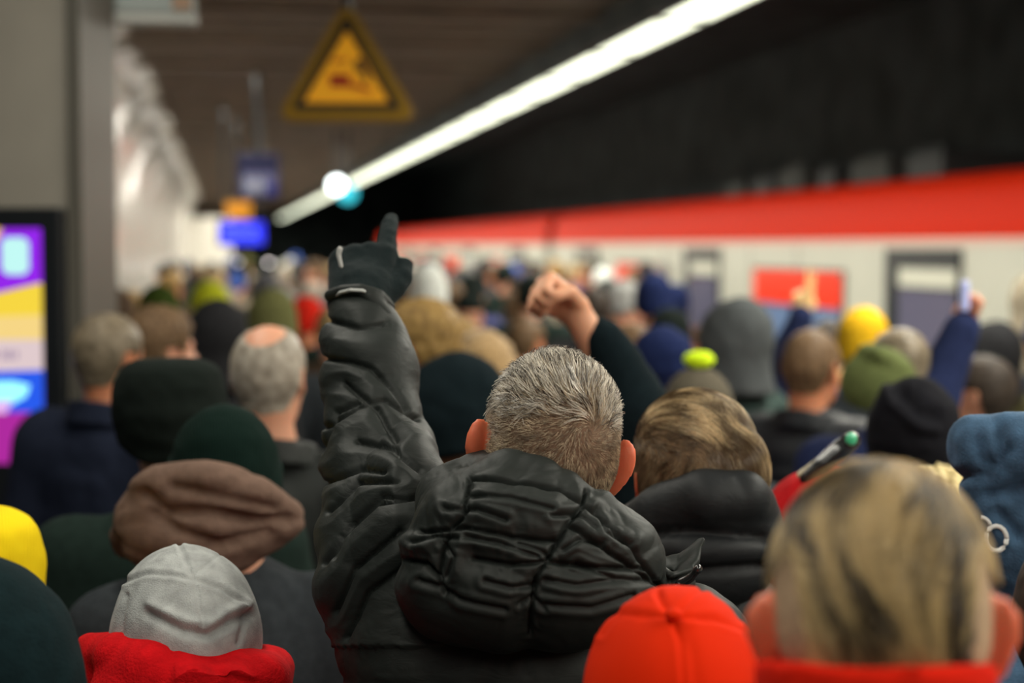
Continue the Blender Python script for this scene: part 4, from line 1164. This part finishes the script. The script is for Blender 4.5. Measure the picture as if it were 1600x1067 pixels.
Nh = Person(1022, 428, 8.4, 0, 'person in a round navy bobble hat in front of the train', h_hat=.04); Nh.jacket(cloth('grey_blue', (.06, .07, .11)), 'plain'); Nh.legs(PANTS, SHOE); beanie(Nh, knit('navy_knit', ()), 'tall')
Pu = Person(1268, 511, 5.3, -22, 'brown-haired man in a black puffer jacket left of the yellow beanie', h_hat=.014, look=(-6, -4, 0), skin=M_skin2, big=1.1)
Pu.jacket(nylon('black_nylon_c', (.020, .023, .028)), 'puffer', t=.045, fat=.02); Pu.legs(PANTS, SHOE); hair(Pu, H_brown, 'short'); collar(Pu, nylon('black_nylon_c', ()), .05)
Yb = Person(1349, 487, 6.3, 0, 'person in a mustard yellow beanie in front of the train', h_hat=.03, skin=M_skin); Yb.jacket(cloth('charcoal_wool', ()), 'plain'); Yb.legs(PANTS, SHOE); beanie(Yb, knit('mustard_knit', (.72, .42, .015)), 'tall')
def navy_arm(s):
    Wr = s.px(1496, 512, 4.55); E = s.px(1456, 612, 4.57); S = s.px(1440, 700, 4.62)
    return {'R': dict(S=S, E=E, W=Wr, Y=s.px(1507, 478, 4.54)-Wr, X=(-.7, .3, .2), pose='fist')}
Nr = Person(1400, 509, 4.6, 4, 'man with an olive hood and one navy sleeve raised, hand clenched', h_hat=.012, look=(0, -4, 4), skin=M_skin2, arms=navy_arm, res=.008)
Nr.jacket(cloth('navy_cotton', (.020, .028, .080)), 'plain', t=.022); Nr.legs(PANTS, SHOE); hair(Nr, H_greyb, 'short')
def olh(p):
    d = ell(p, Nr.px(1368, 600, 4.47), (.092, .08, .085)); rim = chain(p, [(Nr.px(1345, 556, 4.47), .016), (Nr.px(1375, 556, 4.41), .018), (Nr.px(1402, 578, 4.42), .017), (Nr.px(1424, 602, 4.47), .015)])
    return smin(d, rim, .01)-.004*folds(p, 12, 2)
c = Nr.px(1370, 595, 4.5); V, Q = surfnet(olh, c-.2, c+.2, .008); Nr.mesh('hood', V, Q, cloth('olive_cotton', (.105, .125, .045)))
q = P(1507, 462, 4.54); ph = MB().box(-.011, .011, -.011, .011, -.04, .04).build('lighter', mat('pale_blue_plastic', (.45, .50, .85), rough=.3), bevel=.004); ph.location = q; tag(ph, 'small pale blue object held up in the clenched hand of the navy sleeve', 'lighter')
def pale_arm(s):
    Wr = s.px(1252, 494, 6.8); return {'L': dict(S=s.px(1226, 620, 6.9), E=s.px(1232, 560, 6.86), W=Wr, Y=s.px(1256, 452, 6.78)-Wr, X=(1, 0, 0), pose='two')}
Pa = Person(1296, 497, 6.9, 0, 'person with one pale hand raised before the red train window', h_hat=.012, skin=mat('skin_yellowish', (.80, .52, .24), rough=.5, sss=.2), arms=pale_arm, res=.008)
Pa.jacket(cloth('navy_cotton', ()), 'plain'); Pa.legs(PANTS, SHOE); hair(Pa, H_dark, 'short')
Dn = Person(1548, 500, 7.0, 40, 'person in a black hood and olive jacket near the right end of the train', h_hat=.035, skin=mat('skin_ruddy', (.5, .06, .05), rough=.6)); Dn.jacket(cloth('olive_brown', (.050, .046, .022)), 'plain', t=.035); Dn.legs(PANTS, SHOE); hood_up(Dn, cloth('black_cotton', ()))
Sk = Person(1524, 553, 5.4, 66, 'dark-haired person in profile facing left below the raised navy sleeve', h_hat=.012, skin=M_skin, look=(0, 6, 0)); Sk.jacket(cloth('brown_black', (.022, .018, .014)), 'plain', t=.03); Sk.legs(PANTS, SHOE); hair(Sk, H_dark, 'short')
Bb = Person(1419, 594, 3.72, 0, 'person in a black slouchy beanie with a folded dent', h_hat=.042, look=(0, 0, 4))
Bb.jacket(cloth('black_cotton', ()), 'plain', t=.03); Bb.legs(PANTS, SHOE); bb_ = Bb.head('beanie', 'beanie_dent', lambda q: sd_beanie(q, t=.018, tall=.028, slouch=.025, cuff=0), knit('black_knit_b', (.010, .010, .013)), h=.004,
    disp=lambda V: (lambda x, y: .009*np.exp(-(polydist(x, y, [[(1380,598),(1392,632),(1415,650),(1438,668),(1462,672)]])/9)**2)-.010*np.exp(-(polydist(x, y, [[(1410,615),(1432,640),(1460,652)]])/14)**2))(*to_px_arr(Bb.world(V))))
Cu = Person(1478, 733, 3.22, 0, 'person with pale yellow curly hair beside the denim sleeve', h_hat=.03); Cu.jacket(cloth('black_cotton', ()), 'plain'); Cu.legs(PANTS, SHOE); hair(Cu, H_blond, 'curly')
def denim_arm(s):
    S, E, Wr = s.px(1640, 900, 2.40), s.px(1556, 722, 2.34), s.px(1700, 705, 2.26)
    return {'L': dict(S=S, E=E, W=Wr, Y=(1, .1, .3), X=(0, 0, 1), pose='relaxed', sleeve=[(S, .085), (s.px(1600, 820, 2.36), .066), (s.px(1562, 760, 2.34), .046), (s.px(1528, 710, 2.33), .036), (s.px(1600, 706, 2.30), .038), (Wr, .040)])}
De = Person(1690, 640, 2.40, 10, 'person at the right edge in a blue denim jacket', h_hat=.012, arms=denim_arm)
def ded(V):
    x, y = to_px_arr(De.world(V)); L = [[(1497,745),(1540,740),(1580,700)],[(1545,775),(1580,770),(1640,740)],[(1560,800),(1590,840)],[(1530,690),(1545,730)],[(1565,680),(1570,730)]]
    return -.012*np.exp(-(polydist(x, y, L)/9)**2) + .012*folds(V, 10, 5)
M_den = mat('blue_denim', (.055, .115, .20), rough=.85, bump=('noise', 300, .4), var=.25, vscale=30)
cutp = De.px(1500, 710, 2.33); cutn = De.px(1600, 710, 2.33)-cutp; cutn /= np.linalg.norm(cutn)
V, Q = surfnet(lambda p: smax(sd_jacket(p, De.arms, .028, .0, .8), -((p-cutp)@cutn), .012), De.lo, De.hi, .008); dj = De.mesh('jacket', relax(V, Q, 1), Q, M_den, disp=ded); De.legs(PANTS, SHOE); hair(De, H_brown, 'short')
co = np.zeros(len(dj.data.vertices)*3); dj.data.vertices.foreach_get('co', co); co = co.reshape(-1, 3); e0 = surface_near(De, co, 1552, 842)
em_ = MB(); em_.tube([e0+np.array((.014*math.cos(a), -.006, .017*math.sin(a))) for a in np.linspace(0, 2*PI, 17)], .0035, 6)
em_.tube([e0+np.array((-.020+.012*math.cos(a), -.006, .016+.012*math.sin(a))) for a in np.linspace(.2, 1.6, 6)], .003, 6)
em_.build('emblem', mat('white_print', (.75, .75, .72), rough=.6), dj, smooth=True)
Rd = Person(1278, 738, 2.82, 20, 'person in a dark red hood with goggles pushed up', h_hat=.035); Rd.jacket(cloth('maroon_wool', (.10, .008, .010)), 'plain'); Rd.legs(PANTS, SHOE); rh = hood_up(Rd, cloth('red_hood_cloth', (.48, .012, .015)), 'big')
gp = [Rd.px(x, y, 2.74) for x, y in ((1258, 748), (1285, 728), (1312, 704), (1332, 688))]
V, Q = surfnet(lambda p: chain(p, [(gp[0], .010), (gp[1], .016), (gp[2], .017), (gp[3], .014)]), np.min(gp, 0)-.04, np.max(gp, 0)+.04, .005); gg = Rd.mesh('goggles', V, Q, mat('black_plastic', ()))
gp2 = [Rd.px(x, y, 2.75) for x, y in ((1250, 742), (1290, 712), (1318, 690))]
V, Q = surfnet(lambda p: chain(p, [(g_, .006) for g_ in gp2]), np.min(gp2, 0)-.03, np.max(gp2, 0)+.03, .003); Rd.mesh('goggle_rim', V, Q, mat('cream_rim', (.55, .48, .33), rough=.4), parent=gg)
V, Q = surfnet(lambda p: ell(p, (0, 0, 0), (.010, .005, .011)), (-.02,)*3, (.02,)*3, .002); Rd.mesh('goggle_lens', V+Rd.px(1330, 686, 2.72), Q, mat('green_lens', (.05, .45, .22), rough=.08, spec=1.0), parent=gg)

# the two people cut by the lower corners
Yc = Person(-50, 783, 2.5, 0, 'person at the left edge in a bright yellow beanie behind a dark teal hood', h_hat=.025); Yc.jacket(cloth('dark_teal', (.004, .012, .014)), 'plain', t=.03); Yc.legs(PANTS, SHOE); beanie(Yc, knit('bright_yellow_knit', (.85, .62, .01)), 'flat')
Tl = Person(-48, 862, 1.80, 0, 'person in a dark teal hood cut by the lower left corner', h_hat=.045); Tl.jacket(cloth('dark_teal', ()), 'plain', t=.03); Tl.legs(PANTS, SHOE); hood_up(Tl, cloth('dark_teal', ()), 'big')
Rc = Person(1745, 800, 1.85, -40, 'person at the lower right corner in a dark green knitted jacket', h_hat=.012); Rc.jacket(knit('dark_green_knit', (.008, .028, .020)), 'plain', t=.03); Rc.legs(PANTS, SHOE); hair(Rc, H_dark, 'short')

# ------------------------------------------------------------------ the crowd further along the platform
FAR = {}
def far_mesh(kind):
    if kind in FAR: return FAR[kind]
    if kind == 'body': V, Q = cached('far_body', lambda p: sd_body(p, ARM0), (-.36, -.24, -.02), (.36, .26, 1.86), .013)
    elif kind == 'jacket': 
        V, Q = cached('far_jacket', lambda p: sd_jacket(p, ARM0, .030), (-.36, -.24, .7), (.36, .26, 1.66), .015); V = V+normals(V, Q)*(.010*folds(V, 7, 3))[:, None]
    elif kind == 'puffer':
        V, Q = cached('far_puffer', lambda p: sd_jacket(p, ARM0, .042, .01), (-.38, -.26, .7), (.38, .28, 1.66), .015); V = V+normals(V, Q)*(.011*np.abs(np.sin(V[:, 2]*PI/.085))**.5)[:, None]
    elif kind == 'trousers': V, Q = cached('trousers', sd_trousers, (-.25, -.2, .03), (.25, .2, 1.08), .014)
    elif kind[:4] == 'shoe':
        k = -1 if kind == 'shoe_left' else 1; V, Q = cached(('far_shoe', k), lambda p: sd_shoe(p, k), (-.2, -.14, -.02), (.2, .24, .2), .014)
    elif kind == 'hair': V, Q = headpiece('far_hair', lambda q: sd_hair(q, .012, .004), .009)
    elif kind == 'long_hair': V, Q = headpiece('far_long', lambda q: smin(sd_hair(q, .018, .005), smax(cone(q, (0, -.04, 0), (0, -.06, -.16), .075, .065), q[:, 1]-.02, .02), .02), .009)
    elif kind == 'beanie': V, Q = headpiece('far_beanie', lambda q: sd_beanie(q, tall=.02), .008)
    elif kind == 'cap': V, Q = headpiece('far_cap', sd_cap, .007)
    elif kind == 'hood': V, Q = headpiece('far_hood', lambda q: sd_hood_up(q), .010)
    FAR[kind] = link_mesh(kind, V, Q, M_skin, link=False); return FAR[kind]
for k_ in ('body', 'jacket', 'puffer', 'trousers', 'hair', 'long_hair', 'beanie', 'cap', 'hood', 'shoe_left', 'shoe_right'): far_mesh(k_)
HATC = {'black': knit('black_knit', ()), 'navy': knit('navy_knit', ()), 'grey': knit('pale_grey_knit', (.28, .28, .27)), 'red': knit('red_knit', (.6, .02, .01)), 'white': knit('white_knit', ()), 'olive': knit('olive_grey_knit', ()), 'blue': knit('blue_knit', (.05, .10, .35))}
HAIRC = {'brown': H_brown, 'dark': H_dark, 'grey': H_grey, 'golden': H_gold, 'blond': hair_mat('dark_blond_hair', (.16, .10, .04), (.42, .30, .14), 50)}
JKC = {'black': cloth('black_cotton', ()), 'navy': cloth('dark_navy', ()), 'charcoal': cloth('charcoal_wool', ()), 'dark green': cloth('dark_green_wool', ()), 'grey': cloth('grey_wool', ()), 'blue': cloth('indigo_cotton', ()), 'brown': cloth('brown_jk', (.09, .06, .04)), 'maroon': cloth('maroon_wool', ()), 'beige': cloth('beige_jk', (.26, .22, .16))}
placed = [o.location for o in COL.objects if o.name.startswith('person')]
placed = [(l[0], l[1]) for l in placed]
fr_ = random.Random(21); SK = [M_skin, M_skin2]
n = 0; tries = 0; used_ = set()
while n < 150 and tries < 6000:
    tries += 1
    y = 5.2 + 24*fr_.random()**1.5; x = fr_.uniform(-.75 if y > 7 else .0, EDGE-.30)
    px_, _ = to_px(np.array((x, y, 1.7)))
    if px_ < -40 or px_ > 1660: continue
    md = .52 if y < 12 else .58
    if any((x-a)**2+(y-b)**2 < md*md for a, b in placed): continue
    if x < -.1 and y < 6.6: continue
    if (1150 < px_ < 1600 and y > 6.5) or (1060 < px_ <= 1150 and y > 9): continue
    h = fr_.gauss(1.70, .055)
    h = min(max(h, 1.58), 1.80)
    pxh, pyh = to_px(np.array((x, y, h)))
    if y < 7.5: h = min(h, 1.66)
    placed.append((x, y)); n += 1
    kind = fr_.choices(('hair', 'long_hair', 'beanie', 'cap', 'hood'), (46, 8, 26, 8, 12))[0]
    jk_, jc = fr_.choice(('jacket', 'jacket', 'puffer')), fr_.choices(list(JKC), (22, 16, 14, 8, 8, 6, 6, 4, 4))[0]
    if kind in ('hair', 'long_hair'): hcn = fr_.choices(list(HAIRC), (34, 24, 14, 16, 12))[0]; hm = HAIRC[hcn]; desc = hcn + (' hair' if kind == 'hair' else ' long hair')
    elif kind == 'hood': hcn = jc; hm = JKC[jc]; desc = jc+' hood up'
    else: hcn = fr_.choices(list(HATC), (30, 18, 16, 6, 5, 8, 6))[0]; hm = HATC[hcn]; desc = hcn+' '+kind
    where = 'by left wall' if x < 1.0 else ('by train' if x > 4.0 else ('under strip light' if x > 2.2 else 'in mid platform'))
    how = 'near' if y < 9 else ('halfway' if y < 15 else 'far off')
    o = add_obj('person', FAR['body'], None, fr_.choice(SK)); o.location = (x, y, 0); o.rotation_euler = (0, 0, -math.atan2(x, y)*.5+math.radians(fr_.gauss(0, 28) if fr_.random() < .8 else fr_.uniform(-120, 120)))
    s_ = h/1.8; o.scale = (s_, s_, s_)
    for _ in range(40):
        lab_ = 'person with %s and %s %s, %s, %s' % (desc, jc, 'puffer' if jk_ == 'puffer' else 'jacket', where, how)
        if lab_ not in used_: break
        jk_, jc = fr_.choice(('jacket', 'puffer')), fr_.choice([k for k in JKC])
        if kind == 'hood': hm = JKC[jc]; desc = jc+' hood up'
    used_.add(lab_); tag(o, lab_, 'person', 'people in the distant crowd')
    c_ = add_obj(jk_ if jk_ == 'jacket' else 'puffer_jacket', FAR[jk_], o, JKC[jc]); c_ = add_obj('trousers', FAR['trousers'], o, PANTS); c_ = add_obj(kind, FAR[kind], o, hm)
    for k in ('shoe_left', 'shoe_right'): add_obj('shoe', FAR[k], o, SHOE)
print('crowd', n, 'tries', tries)
